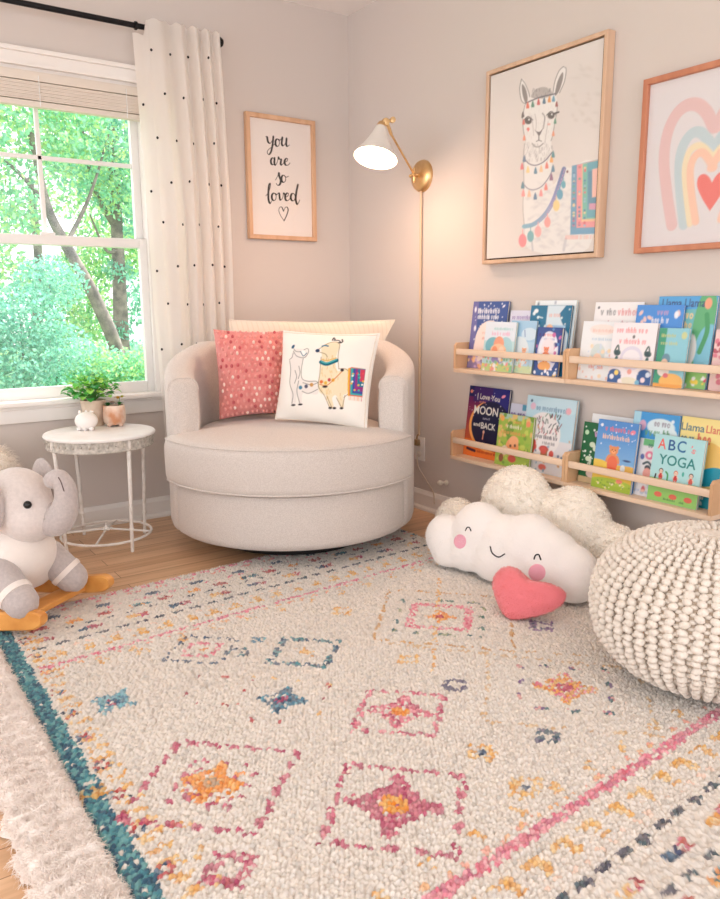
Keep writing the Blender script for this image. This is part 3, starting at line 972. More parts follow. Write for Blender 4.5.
t = thing('llama_pillow', 'white pillow with two embroidered llamas, front right of the armchair', 'pillow', (np.asarray(wc[0])+np.asarray(wc[1]))/2)
i = np.arange(NUW*NVW).reshape(NUW, NVW)
Q = np.stack([i[:-1, :-1], i[1:, :-1], i[1:, 1:], i[:-1, 1:]], -1).reshape(-1, 4)
M_white_emb = mat('embroidered_cotton', (246, 240, 232), 0.95, attr=True, bump=.2, bscale=260, spec=.2, bdist=.002)
link_mesh('front_cover', FpW.reshape(-1, 3), Q, M_white_emb, t, colors=a.C)
link_mesh('back_cover', BpW[::4, ::4].reshape(-1, 3), np.array([(x*43+y, (x+1)*43+y, (x+1)*43+y+1, x*43+y+1) for x in range(42) for y in range(42)])[:, ::-1].copy(), M_cream, t) if len(range(0, 170, 4)) == 43 else None
seam(t, FpW[::5, ::5], .0022, M_cream)

# ================================================================== PICTURES
def frame_bars(mb, to3, y0, y1, z0, z1, wd, d0, d1, bev=.002):
    """four mitred bars around a rectangle; to3 maps (a, b, depth) to world"""
    o = [(y0, z0), (y1, z0), (y1, z1), (y0, z1)]
    i_ = [(y0+wd, z0+wd), (y1-wd, z0+wd), (y1-wd, z1-wd), (y0+wd, z1-wd)]
    for k in range(4):
        k2 = (k+1) % 4
        V = []
        for d in (d0, d1-bev):
            V += [to3(*o[k], d), to3(*o[k2], d), to3(*i_[k2], d), to3(*i_[k], d)]
        def mid(p, q, f): return tuple(np.array(p)+(np.array(q)-np.array(p))*f)
        f = bev/wd
        V += [to3(*mid(o[k], i_[k], f), d1), to3(*mid(o[k2], i_[k2], f), d1), to3(*mid(o[k2], i_[k2], 1-f), d1), to3(*mid(o[k], i_[k], 1-f), d1)]
        F = [(0, 1, 2, 3), (0, 4, 5, 1), (3, 2, 6, 7), (4, 8, 9, 5), (8, 11, 10, 9), (7, 6, 10, 11), (0, 3, 7, 4), (1, 5, 6, 2), (4, 7, 11, 8), (5, 9, 10, 6)]
        mb.add(V, F)
    return mb
rw = lambda y, z, d: (d, y, z)
lw = lambda x, z, d: (x, d, z)
M_oak = mat_wood('pale_oak', (222, 188, 160), (204, 166, 136), axis=2)
M_copper = mat_wood('rose_wood', (206, 138, 106), (190, 120, 90), axis=2)
M_artc = mat('painted_canvas', (235, 230, 226), 0.9, attr=True, bump=.1, bscale=500, bdist=.001)
M_artp = mat('printed_paper', (240, 236, 234), 0.6, attr=True)
M_pic_glass = mat_glass('picture_glass')

# ---- llama canvas in a floating frame
ly0, ly1, lz0, lz1 = 1.062, 1.658, 1.167, 1.926
lf = thing('llama_canvas', 'large framed painting of a llama with tassels on the right wall', 'picture', (0, (ly0+ly1)/2, lz0))
build('frame', frame_bars(MB(), rw, ly0, ly1, lz0, lz1, .0155, .002, .042), M_oak, lf, smooth=False)
build('backing', MB().box(.002, .012, ly0+.014, ly1-.014, lz0+.014, lz1-.014), mat('shadow_gap', (92, 66, 50), .8), lf, smooth=False)
g_ = .0215
Pc, Fc, uu, vv = panel((.0345, ly0+g_, lz0+g_), (.0345, ly1-g_, lz0+g_), (.0345, ly0+g_, lz1-g_), 190, 250)
# picture coordinates: the photographed canvas, 7.2 units per pixel, from its four corners
hz = homography([(0, 0), (1, 0), (0, 1), (1, 1)], [(-173, 1444), (594, 1395), (-147, 106), (655, -165)])
X, Y = hz(uu, vv)
a = Art(X, Y, (224, 217, 213), 6.0)
a.noise(.02, 420, 3)
for k in range(26):
    a.ell(random.uniform(430, 620), random.uniform(20, 480), random.uniform(8, 30), random.uniform(5, 14), (208, 200, 194), .6, random.random(), 20)
gr, lg, wh = (92, 88, 90), (190, 186, 186), (238, 235, 233)
OY = 648      # second detail block starts 648 units lower
a.poly([(70, 130), (58, 200), (72, 285), (112, 318), (128, 250), (104, 165), (84, 128)], wh, 1, True)
a.poly([(370, 42), (388, 62), (376, 150), (342, 232), (298, 245), (306, 150), (340, 68)], wh, 1, True)
a.poly([(95, 310), (82, 400), (86, 500), (100, 570), (95, 760), (88, 1000), (100, 1200), (150, 1385), (560, 1370), (590, 760), (430, 780), (380, 780), (300, 900), (290, 680), (288, 560), (310, 450), (325, 360), (312, 245), (210, 190), (130, 250)], (236, 234, 232), .95, True)
a.poly([(74, 165), (78, 240), (100, 305), (116, 275), (102, 200)], (128, 122, 120), .9, True)
a.poly([(362, 82), (366, 130), (338, 222), (308, 250), (326, 150)], (128, 122, 120), .9, True)
for P_ in ([(70, 130), (58, 200), (72, 285), (108, 315)], [(72, 128), (98, 165), (122, 225), (130, 258)], [(370, 42), (388, 62), (376, 150), (342, 232)], [(366, 42), (336, 75), (308, 150), (296, 230)]):
    a.line(P_, 6, gr, .85)
a.poly([(140, 262), (160, 215), (205, 190), (250, 192), (290, 225), (290, 250), (210, 272)], (176, 170, 168), .9, True)
for k in range(40):
    x_ = random.uniform(150, 285); y_ = random.uniform(195, 255)
    a.line([(x_, y_), (x_+random.uniform(-8, 8), y_+18)], 4, random.choice([gr, lg, (150, 146, 146)]), .6)
a.line([(95, 320), (82, 400), (86, 500), (102, 575)], 6, gr, .7); a.line([(325, 300), (325, 360), (310, 450), (296, 540), (284, 580)], 6, gr, .7)
a.line([(140, 395), (152, 450), (160, 540)], 5, lg, .9); a.line([(168, 385), (178, 440), (176, 495)], 5, lg); a.line([(222, 380), (238, 410), (228, 490)], 10, (140, 134, 136), .8); a.line([(262, 440), (250, 520), (240, 590)], 5, lg)
for k in range(70):
    x_, y_ = random.uniform(110, 300), random.uniform(300, 560)
    a.line([(x_, y_), (x_+random.uniform(-6, 6), y_+14)], 4, (214, 210, 208), .5)
for cx, cy, r_ in ((120, 433, 25), (283, 397, 24)):
    a.ell(cx, cy, r_*1.35, r_*1.1, (206, 200, 198), .9); a.ell(cx, cy, r_, r_*.98, (44, 38, 38)); a.ell(cx+6, cy-9, 6, 6, (240, 240, 240))
    a.line([(cx-r_*1.3, cy-4), (cx, cy-r_*1.25), (cx+r_*1.3, cy-6)], 7, (54, 48, 48))
a.line([(300, 385), (336, 372)], 14, (44, 38, 38)); a.line([(86, 400), (76, 408)], 10, gr)
a.poly([(166, 498), (184, 512), (205, 512), (224, 490), (214, 520), (198, 544), (182, 522)], (86, 80, 84), 1, True)
a.line([(197, 540), (197, 576)], 7, (86, 80, 84)); a.line([(180, 584), (197, 576), (216, 584)], 6, (96, 90, 92)); a.line([(150, 600), (172, 622), (200, 622), (228, 600)], 9, (130, 126, 128), .8)
a.ell(120, 492, 11, 11, (226, 106, 96), .9); a.poly([(110, 495), (132, 494), (121, 512)], (226, 106, 96)); a.ell(268, 460, 12, 8, (222, 160, 150), .8)
a.line([(104, 302), (205, 262), (312, 238)], 9, (60, 62, 84))
def tassel(x, y, c, s=1.0, al=.95):
    a.line([(x, y-20*s), (x, y-6*s)], 7*s, c, al); a.poly([(x-6*s, y-14*s), (x+6*s, y-14*s), (x+12*s, y+14*s), (x+10*s, y+25*s), (x-10*s, y+25*s), (x-12*s, y+14*s)], c, al)
for x_, y_, c_ in ((116, 318, (222, 96, 66)), (152, 310, (40, 130, 104)), (193, 294, (206, 72, 74)), (233, 286, (40, 104, 134)), (270, 276, (226, 150, 60)), (300, 272, (70, 150, 180))):
    tassel(x_, y_, c_)
for x_, y_, c_ in ((88, 440, (214, 96, 86)), (92, 556, (232, 140, 104)), (322, 312, (150, 60, 60)), (312, 436, (50, 140, 110)), (300, 526, (232, 150, 110)), (82, 384, (80, 70, 70))):
    tassel(x_, y_, c_, .85)
for k in range(120):
    x_, y_ = random.uniform(100, 300), random.uniform(585, 720)
    a.line([(x_, y_), (x_+random.uniform(-6, 6), y_+20)], 5, random.choice([(176, 172, 174), (206, 204, 204), (150, 146, 150)]), .45)
for k in range(170):
    x_, y_ = random.uniform(110, 560), random.uniform(820, 1370)
    if y_ > 760+.6*max(0, 430-x_):
        a.ell(x_, y_, random.uniform(6, 30), random.uniform(4, 12), random.choice([(206, 204, 208), (214, 212, 216), (196, 194, 200)]), .4, random.uniform(-.9, .9), 16)
a.line([(95, 600), (88, 700), (92, 900), (86, 1060), (96, 1200)], 6, (150, 148, 150), .7)
a.line([(150, 1300), (158, 1385)], 16, (200, 200, 204), .7); a.line([(395, 1300), (380, 1385)], 22, (205, 205, 210), .7)
L2 = lambda P_: [(x_, y_+OY) for x_, y_ in P_]
a.line(L2([(92, 60), (130, 100), (180, 110), (240, 80), (292, 18)]), 8, (96, 92, 120))
for x_, y_, c_ in ((78, 115, (224, 110, 118)), (120, 140, (240, 210, 140)), (175, 148, (70, 130, 160)), (215, 135, (240, 200, 150)), (255, 110, (232, 120, 104)), (288, 66, (240, 170, 80)), (300, 30, (60, 140, 150)), (94, 60, (90, 120, 150))):
    tassel(x_, y_+OY, c_, 1.05)
a.line(L2([(82, 240), (120, 280), (165, 290), (220, 265), (270, 200), (302, 128)]), 7, (130, 126, 150))
for x_, y_, c_ in ((88, 312, (240, 150, 150)), (130, 316, (244, 196, 160)), (174, 336, (70, 120, 160)), (215, 312, (240, 150, 150)), (250, 268, (238, 130, 120)), (288, 196, (140, 90, 130)), (84, 254, (70, 130, 150)), (300, 134, (80, 130, 160))):
    tassel(x_, y_+OY, c_, 1.1)
sP = catmull(L2([(95, 560), (160, 545), (230, 490), (290, 400), (332, 290), (378, 138)]), 6)
for k in range(len(sP)-1):
    f = k/(len(sP)-2)
    c_ = np.array((110, 176, 200))*(1-f)+np.array((176, 150, 200))*f if f < .6 else np.array((150, 150, 205))*(1-(f-.6)/.4)+np.array((96, 120, 170))*(f-.6)/.4
    a.line(sP[k:k+2], 30, c_, 1, False)
    a.line(sP[k:k+2]+np.array([5, 4]), 5, (214, 160, 190) if f > .3 else (140, 200, 216), .8, False)
for x_, y_, c_, s_ in ((85, 655, (240, 132, 140), 1.9), (142, 625, (110, 176, 184), 1.6), (195, 590, (242, 170, 170), 1.6), (262, 522, (242, 160, 156), 1.5), (325, 400, (242, 214, 140), 1.6), (350, 318, (80, 160, 190), 1.5), (375, 247, (80, 170, 190), 1.1)):
    a.line([(x_, y_+OY-60*s_/1.6), (x_, y_+OY)], 6, c_); a.ell(x_, y_+OY+8, 15*s_, 26*s_, c_)
a.ell(402, 160+OY, 8, 10, (120, 70, 80))
Bk = lambda x0, y0, y1, c_: a.poly([(x0, y0+OY), (625, y0+OY-(625-x0)*.24), (612, y1+OY-6), (x0-8*(x0 < 470), y1+OY)], c_)
Bk(434, 118, 624, (92, 156, 190)); Bk(470, 112, 575, (238, 150, 156)); Bk(506, 106, 530, (240, 196, 150)); Bk(512, 105, 512, (110, 190, 172)); Bk(545, 98, 500, (84, 166, 184)); Bk(552, 160, 400, (70, 140, 170)); Bk(580, 145, 352, (244, 190, 176))
a.rect(560, 395+OY, 620, 440+OY, (214, 150, 180)); a.rect(430, 575+OY, 616, 620+OY, (92, 160, 196))
for k in range(60):
    a.ell(random.choice([450, 490, 528]), random.uniform(125, 560)+OY, 9, 9, random.choice([(70, 120, 170), (226, 96, 110), (246, 214, 150), (70, 160, 140), (150, 190, 214)]), .7)
for k in range(24):
    a.line([(396+k*9.4, 630+OY), (394+k*9.4, 655+OY)], 6, random.choice([(240, 160, 150), (238, 196, 170), (226, 220, 220)]) if k > 7 else (242, 170, 160), .8)
a.C = a.C*.80+.20*lin((228, 222, 218))          # thin, chalky paint
link_mesh('canvas', Pc, Fc, M_artc, lf, smooth=False, colors=a.C)

# ---- heart rainbow print
ry0, ry1, rz0, rz1 = 1.800, 2.232, 1.171, 1.733
rf = thing('rainbow_print', 'copper framed print of a pastel heart rainbow at the right edge', 'picture', (0, (ry0+ry1)/2, rz0))
build('frame', frame_bars(MB(), rw, ry0, ry1, rz0, rz1, .019, .002, .027), M_copper, rf, smooth=False)
Pc, Fc, uu, vv = panel((.012, ry0+.017, rz0+.017), (.012, ry1-.017, rz0+.017), (.012, ry0+.017, rz1-.017), 150, 190)
a = Art(Pc[:, 1], Pc[:, 2], (230, 225, 228), .0042)
def rp(x, y):
    p = at(x/4.494+635, y/4.494+60, 0, .012); return (p[1], p[2])
ym = rp(353, 400)[0]
for pts, w_, c_ in (([(165, 740), (143, 600), (130, 450), (146, 330), (185, 245), (235, 203), (285, 203), (325, 240), (353, 300)], .040, (232, 198, 198)),
                    ([(218, 740), (203, 600), (198, 480), (212, 395), (250, 335), (292, 325), (330, 362), (353, 408)], .034, (200, 216, 222)),
                    ([(246, 735), (230, 600), (224, 490), (240, 420), (268, 390), (300, 388), (335, 420), (353, 450)], .022, (244, 228, 196)),
                    ([(272, 725), (254, 600), (248, 500), (262, 445), (288, 418), (315, 425), (353, 482)], .026, (248, 206, 184))):
    P_ = [rp(*q) for q in pts]
    for mir in (False, True):
        a.line([(2*ym-y_ if mir else y_, z_) for y_, z_ in P_], w_, c_)
hp = [rp(*q) for q in ((337, 680), (300, 620), (279, 565), (286, 525), (310, 512), (332, 525), (346, 550))]
ymh = hp[-1][0]; dh = ym-ymh
a.poly(catmull(hp, 6).tolist()+[(2*ymh-y_, z_) for y_, z_ in catmull(hp, 6)[::-1]], (240, 128, 122))
link_mesh('print', Pc, Fc, M_artp, rf, smooth=False, colors=a.C)
build('glazing', MB().box(.0165, .0185, ry0+.017, ry1-.017, rz0+.017, rz1-.017), M_pic_glass, rf, smooth=False)

# ---- "you are so loved"
qx0, qx1, qz0, qz1 = .2195, .6045, 1.3225, 1.907
qf = thing('quote_print', 'framed print with the words you are so loved on the window wall', 'picture', ((qx0+qx1)/2, 0, qz0))
M_oak2 = mat_wood('warm_oak', (224, 182, 148), (206, 160, 124), axis=2)
build('frame', frame_bars(MB(), lw, qx0, qx1, qz0, qz1, .021, .002, .028), M_oak2, qf, smooth=False)
Pc, Fc, uu, vv = panel((qx0+.019, .012, qz0+.019), (qx1-.019, .012, qz0+.019), (qx0+.019, .012, qz1-.019), 190, 300)
# lettering laid out in the photograph's own proportions, corners of the sheet first
def qp(x, y):
    p = at(x/6.425+240, y/6.425+105, 1, .012); return (p[0], p[2])
hq = homography([qp(80, 70), qp(452, 115), qp(100, 830), qp(465, 850)], [(80, 70), (452, 115), (100, 830), (465, 850)])
X, Y = hq(Pc[:, 0], Pc[:, 2])
a = Art(X, Y, (243, 234, 229), 2.6)
ink = (24, 18, 20)
def pen(P_, w_=7.0, thin=3.4):
    w_ = w_*1.42
    P_ = catmull(P_, 8)
    d = np.gradient(P_, axis=0)
    for k in range(len(P_)-1):
        down = max(0.0, d[k][1])/(np.hypot(*d[k])+1e-9)      # broad down strokes, fine up strokes
        a.line(P_[k:k+2], thin+(w_-thin)*down, ink, 1, False)
def loop(cx, cy, rx, ry, w_=8):
    t_ = np.linspace(-1.2, -1.2-2*PI, 15)
    pen([(cx+rx*math.cos(q), cy+ry*math.sin(q)) for q in t_], w_)
pen([(166, 203), (174, 206), (180, 236), (194, 246), (208, 226), (213, 206)], 8)
pen([(214, 202), (210, 250), (200, 298), (186, 318), (175, 306), (182, 288), (206, 268), (228, 244)], 8)
loop(240, 242, 13, 24)
pen([(247, 222), (256, 226), (268, 214), (272, 210), (268, 246), (276, 262), (292, 246), (299, 214), (297, 252), (304, 266), (318, 256)], 8)
loop(211, 362, 13, 22); pen([(222, 340), (221, 374), (228, 386), (238, 370), (246, 336), (251, 347), (264, 350), (261, 376), (268, 385), (284, 368)], 8)
pen([(286, 368), (302, 360), (306, 346), (296, 344), (286, 362), (292, 384), (308, 386), (322, 372)], 8)
pen([(228, 482), (242, 456), (249, 436), (252, 456), (262, 486), (256, 510), (242, 516), (233, 504)], 8.5); loop(280, 474, 14, 23); pen([(287, 456), (296, 464), (312, 458)], 4)
pen([(166, 584), (184, 560), (196, 520), (194, 504), (186, 520), (182, 570), (184, 612), (194, 632), (204, 616)], 8.5); loop(218, 590, 14, 24)
pen([(226, 570), (236, 576), (246, 566), (252, 570), (256, 604), (264, 610), (276, 590), (278, 566), (286, 572), (292, 590)], 7.5)
pen([(288, 594), (306, 586), (311, 570), (302, 566), (290, 586), (294, 610), (308, 614), (326, 596)], 8)
loop(340, 592, 14, 24); pen([(372, 512), (362, 560), (358, 606), (366, 636), (374, 632), (384, 610)], 8.5)
pen([(283, 744), (262, 712), (250, 682), (254, 660), (268, 656), (280, 682)], 4.5, 3.2); pen([(280, 682), (292, 658), (304, 658), (309, 676), (300, 708), (283, 744)], 4.5, 3.2)
link_mesh('print', Pc, Fc, M_artp, qf, smooth=False, colors=a.C)
build('glazing', MB().box(qx0+.019, qx1-.019, .0165, .0185, qz0+.019, qz1-.019), M_pic_glass, qf, smooth=False)
# ================================================================== SIDE TABLE
M_dist = mat('distressed_white_paint', (240, 234, 228), 0.6, col2=(206, 194, 182), scale=22, detail=8, bump=.15, bscale=60, contrast=(.5, .8), bdist=.003)
TX, TY, TH_, TR_ = 1.461, .288, .49, .225
tb = thing('side_table', 'round distressed white metal side table under the window', 'table', (TX, TY, 0))
build('table_top', MB().lathe(TX, TY, [(.0005, TH_), (TR_-.02, TH_), (TR_-.004, TH_-.002), (TR_, TH_-.008), (TR_-.002, TH_-.014), (TR_-.012, TH_-.016), (.0005, TH_-.016)], 64), mat('window_lit_table_white', (247, 243, 240), 0.5, col2=(236, 229, 223), scale=14, detail=8, contrast=(.5, .85)), tb)  # top whiter than the legs: window light put into its colour
ap = MB().lathe(TX, TY, [(TR_-.012, TH_-.015), (TR_-.012, TH_-.052), (TR_-.009, TH_-.056), (TR_-.010, TH_-.060), (TR_-.016, TH_-.060), (TR_-.018, TH_-.015)], 64)
for k in range(40):                           # pressed relief around the apron
    t_ = k/40*2*PI
    rr = TR_-.011
    ap.ball((TX+rr*math.cos(t_), TY+rr*math.sin(t_), TH_-.033), (.006, .006, .009) if k % 2 else (.0045, .0045, .005), 8, 6)
build('apron', ap, mat('apron_grey_relief', (214, 206, 196), 0.6, col2=(168, 160, 150), scale=60, detail=6, bump=.4, bscale=120, bdist=.003), tb)
for k in range(4):
    t_ = math.radians(105+90*k)
    dx, dy = math.cos(t_), math.sin(t_)
    lg_ = MB().tube([(TX+(TR_-.018)*dx, TY+(TR_-.018)*dy, TH_-.018), (TX+(TR_-.026)*dx, TY+(TR_-.026)*dy, .25), (TX+(TR_-.038)*dx, TY+(TR_-.038)*dy, .006)], [.0085, .008, .0075], 10)
    lg_.ball((TX+(TR_-.033)*dx, TY+(TR_-.033)*dy, .10), (.0105, .0105, .012), 10, 8)
    lg_.ball((TX+(TR_-.012)*dx, TY+(TR_-.012)*dy, TH_-.035), (.009, .009, .02), 10, 8)
    build('leg', lg_, M_dist, tb)
RR = TR_-.040
ang = np.linspace(0, 2*PI, 49)
build('foot_ring', MB().tube(np.stack([TX+RR*np.cos(ang), TY+RR*np.sin(ang), np.full(49, .048)], -1), .0058, 8, round_ends=False), M_dist, tb)
st = MB()
for k in range(2):
    t_ = math.radians(60+90*k)
    dx, dy = RR*math.cos(t_), RR*math.sin(t_)
    st.tube(catmull([(TX-dx, TY-dy, .05), (TX-dx*.5, TY-dy*.5, .058), (TX, TY, .066), (TX+dx*.5, TY+dy*.5, .058), (TX+dx, TY+dy, .05)], 5), .0046, 8)
st.lathe(TX, TY, [(.0005, .056), (.012, .058), (.017, .066), (.012, .074), (.005, .078), (.004, .09), (.0005, .094)], 16)
for k in range(8):
    st.ball((TX+.02*math.cos(k*PI/4), TY+.02*math.sin(k*PI/4), .066), (.006, .006, .004), 8, 6)
build('cross_stretcher', st, M_dist, tb)

# ================================================================== PLANTS ON THE TABLE
def on_table(px, py, z=TH_):
    return at(px, py, 2, z)
p0 = on_table(96.5, 426)
M_pot = mat('pale_clay', (226, 206, 188), 0.8, col2=(204, 178, 156), scale=18, bump=.15, bscale=50)
pt = thing('potted_plant', 'bushy green plant in a pale round pot on the side table', 'plant', (p0[0], p0[1]-.03, TH_))
cx, cy = p0[0], p0[1]-.03
r_ = .050
build('pot', MB().lathe(cx, cy, [(.0005, TH_), (r_*.82, TH_), (r_*.9, TH_+.01), (r_, TH_+.095), (r_+.003, TH_+.10), (r_+.003, TH_+.112), (r_-.004, TH_+.112), (r_-.006, TH_+.098), (.0005, TH_+.096)], 36), M_pot, pt)
build('soil', MB().lathe(cx, cy, [(r_-.006, TH_+.099), (.02, TH_+.104), (.0005, TH_+.106)], 24), mat('soil', (74, 54, 42), .95, bump=.6, bscale=120), pt)
M_green = mat_translucent('fresh_leaf', (70, 170, 60), .25, attr=True, rough=.35)
def leaf_geo(base, tip, wid, up):
    base, tip = np.asarray(base, float), np.asarray(tip, float)
    d = tip-base; L_ = np.linalg.norm(d); d /= L_
    s = np.cross(d, up); s /= np.linalg.norm(s)+1e-9
    n = np.cross(s, d)
    rows = []
    for t_ in np.linspace(0, 1, 6):
        w_ = wid*math.sin(PI*min(.98, t_*.86+.08))**.8*(1 if t_ < .98 else .1)
        c_ = base+d*L_*t_+n*L_*.18*math.sin(PI*t_)
        rows.append([c_-s*w_+n*w_*.25, c_, c_+s*w_+n*w_*.25])
    return np.array(rows)
V_, F_, C_, st_ = [], [], [], MB()
nn = 0
for k in range(150):
    a_ = random.uniform(0, 2*PI); el = random.uniform(.05, 1.35)
    rad = random.uniform(.050, .098)
    b_ = np.array([cx+random.uniform(-.012, .012), cy+random.uniform(-.012, .012), TH_+.108])
    tip = b_+rad*np.array([math.cos(a_)*math.cos(el)*1.08, math.sin(a_)*math.cos(el)*1.0, math.sin(el)*1.0+.12])
    le = random.uniform(.026, .038)
    dirv = np.array([math.cos(a_), math.sin(a_), random.uniform(-.5, .5)]); dirv /= np.linalg.norm(dirv)
    rows = leaf_geo(tip, tip+dirv*le, le*.44, np.array([random.uniform(-.3, .3), random.uniform(-.3, .3), 1]))
    V_.append(rows.reshape(-1, 3))
    for i in range(5):
        for j in range(2):
            F_.append((nn+i*3+j, nn+i*3+j+1, nn+(i+1)*3+j+1, nn+(i+1)*3+j))
    nn += 18
    tone = lin(random.choice([(90, 190, 80), (110, 206, 84), (150, 222, 96), (184, 230, 104), (70, 170, 90)] if el > .5 else [(80, 176, 84), (96, 192, 90), (160, 224, 104)]))
    C_.append(np.tile(tone, (18, 1)))
    if k % 2 == 0:
        st_.tube([b_, (b_+tip)/2+np.array([0, 0, .01]), tip], .0012, 5)
link_mesh('foliage', np.concatenate(V_), F_, M_green, pt, colors=np.concatenate(C_))
build('stems', st_, mat('green_stem', (80, 140, 60), .6), pt)

p1 = on_table(115.5, 426)
cx, cy = p1[0], p1[1]-.005
M_rust = mat('rust_washed_clay', (232, 206, 188), 0.8, col2=(206, 142, 104), scale=14, detail=6, bump=.3, bscale=40, contrast=(.42, .62))
sp = thing('succulent_pot', 'rust washed clay pot on little feet with small succulents, beside the green plant', 'plant', (cx, cy, TH_))
r_ = .046
build('pot', MB().lathe(cx, cy, [(.0005, TH_+.010), (r_*.85, TH_+.010), (r_*1.0, TH_+.022), (r_*1.04, TH_+.05), (r_*.98, TH_+.088), (r_*.96, TH_+.092), (r_*.88, TH_+.092), (r_*.86, TH_+.08), (.0005, TH_+.079)], 36), M_rust, sp)
for k in range(4):
    t_ = k*PI/2+.5
    build('foot', MB().ball((cx+.034*math.cos(t_), cy+.034*math.sin(t_), TH_+.009), (.011, .011, .009), 10, 8), M_rust, sp)
build('soil', MB().lathe(cx, cy, [(r_*.86, TH_+.082), (.0005, TH_+.087)], 20), bpy.data.materials['soil'], sp)
def rosette(c, r, n, cols, nm):
    V_, F_, C_, nn = [], [], [], 0
    for k in range(n):
        a_ = k*2.4; f = k/n
        el = .25+1.0*f
        d_ = np.array([math.cos(a_)*math.cos(el), math.sin(a_)*math.cos(el), math.sin(el)])
        rows = leaf_geo(np.asarray(c)+d_*r*.15, np.asarray(c)+d_*r*(1-.35*f), r*.26, np.array([0, 0, 1.0]))
        V_.append(rows.reshape(-1, 3))
        for i in range(5):
            for j in range(2):
                F_.append((nn+i*3+j, nn+i*3+j+1, nn+(i+1)*3+j+1, nn+(i+1)*3+j))
        nn += 18
        C_.append(np.tile(lin(random.choice(cols)), (18, 1)))
    link_mesh(nm, np.concatenate(V_), F_, M_green, sp, colors=np.concatenate(C_))
rosette((cx+.026, cy-.002, TH_+.088), .026, 14, [(60, 130, 70), (44, 110, 62)], 'green_succulent')
rosette((cx-.024, cy+.004, TH_+.090), .022, 12, [(56, 140, 70), (90, 160, 80)], 'green_succulent')
rosette((cx+.004, cy-.006, TH_+.094), .024, 14, [(226, 200, 196), (200, 190, 180), (220, 170, 160)], 'pale_succulent')
stm = MB().tube([(cx-.02, cy, TH_+.085), (cx-.024, cy, TH_+.105), (cx-.026, cy+.002, TH_+.12)], .0016, 6)
build('stem', stm, bpy.data.materials['green_stem'], sp)
rosette((cx-.020, cy, TH_+.116), .020, 12, [(226, 180, 60), (220, 150, 60)], 'yellow_succulent')
rosette((cx-.036, cy+.006, TH_+.121), .017, 12, [(170, 190, 70), (200, 190, 70)], 'yellow_succulent')

p2 = on_table(87, 430)
cx, cy = p2[0], p2[1]
M_cer = mat('white_ceramic', (244, 238, 234), 0.35, bump=.1, bscale=30)
hp_ = thing('ceramic_figurine', 'small round white ceramic animal figure in front of the potted plant', 'figurine', (cx, cy, TH_))
rt = np.array([RGT[0], RGT[1], 0]); rt /= np.linalg.norm(rt)
tw = np.array([-FWD[0], -FWD[1], 0]); tw /= np.linalg.norm(tw)
bd = MB().ball((cx, cy, TH_+.040), (.047, .042, .038), 24, 14)
for k in range(3):
    f_ = rt*(-.026+.026*k)+tw*.020
    bd.ball((cx+f_[0], cy+f_[1], TH_+.008), (.011, .011, .009), 10, 8)
build('body', bd, M_cer, hp_)
for s_ in (-1, 1):
    e_ = np.array([cx, cy, TH_+.073])-rt*.012+rt*.014*s_
    build('ear', MB().ball(e_, (.006, .006, .012), 8, 8), M_cer, hp_)
build('tail', MB().tube([np.array([cx, cy, TH_+.079])+rt*.02, np.array([cx, cy, TH_+.078])+rt*.03], .004, 6), M_cer, hp_)

# ================================================================== BOOK RAILS
M_birch = mat_wood('birch_rail', (238, 212, 188), (228, 196, 166), axis=1)
M_birch2 = mat_wood('birch_edge', (222, 180, 140), (206, 160, 118), axis=2)
DX = .118
def book_rail(label, y0, y1, zb, zt, r0, r1):
    t = thing('book_rail', label, 'shelf', (0, (y0+y1)/2, zb), 'wooden book rails on the right wall')
    build('board', MB().box(.0, DX, y0, y1, zb, zb+.017, bev=.002), M_birch, t)
    for y in (y0, y1-.012):
        s_ = MB()
        V = [(.0, zb+.017), (DX, zb+.017), (DX, zt-.012), (DX-.012, zt), (.0, zt)]
        P_ = [(x, y, z) for x, z in V]+[(x, y+.012, z) for x, z in V]
        s_.add(P_, [(4, 3, 2, 1, 0), (5, 6, 7, 8, 9)]+[(i, (i+1) % 5, (i+1) % 5+5, i+5) for i in range(5)])
        build('end_panel', s_, M_birch2, t, smooth=False)
    build('front_rail', MB().box(DX-.015, DX-.002, y0+.012, y1-.012, r0, r1, bev=.004), M_birch, t)
    build('back_strip', MB().box(.0, .006, y0+.012, y1-.012, zb+.017, zb+.045, bev=.001), M_birch, t)
    return t
UB, LB = .710, .321
book_rail('upper left wooden book rail, under the llama painting', .980, 1.600, UB, .838, .787, .813)
book_rail('upper right wooden book rail, under the rainbow print', 1.602, 2.222, UB, .838, .787, .813)
book_rail('lower left wooden book rail, holding the dark blue moon book', .968, 1.618, LB, .450, .395, .421)
book_rail('lower right wooden book rail, holding the yoga book', 1.620, 2.214, LB, .450, .395, .421)

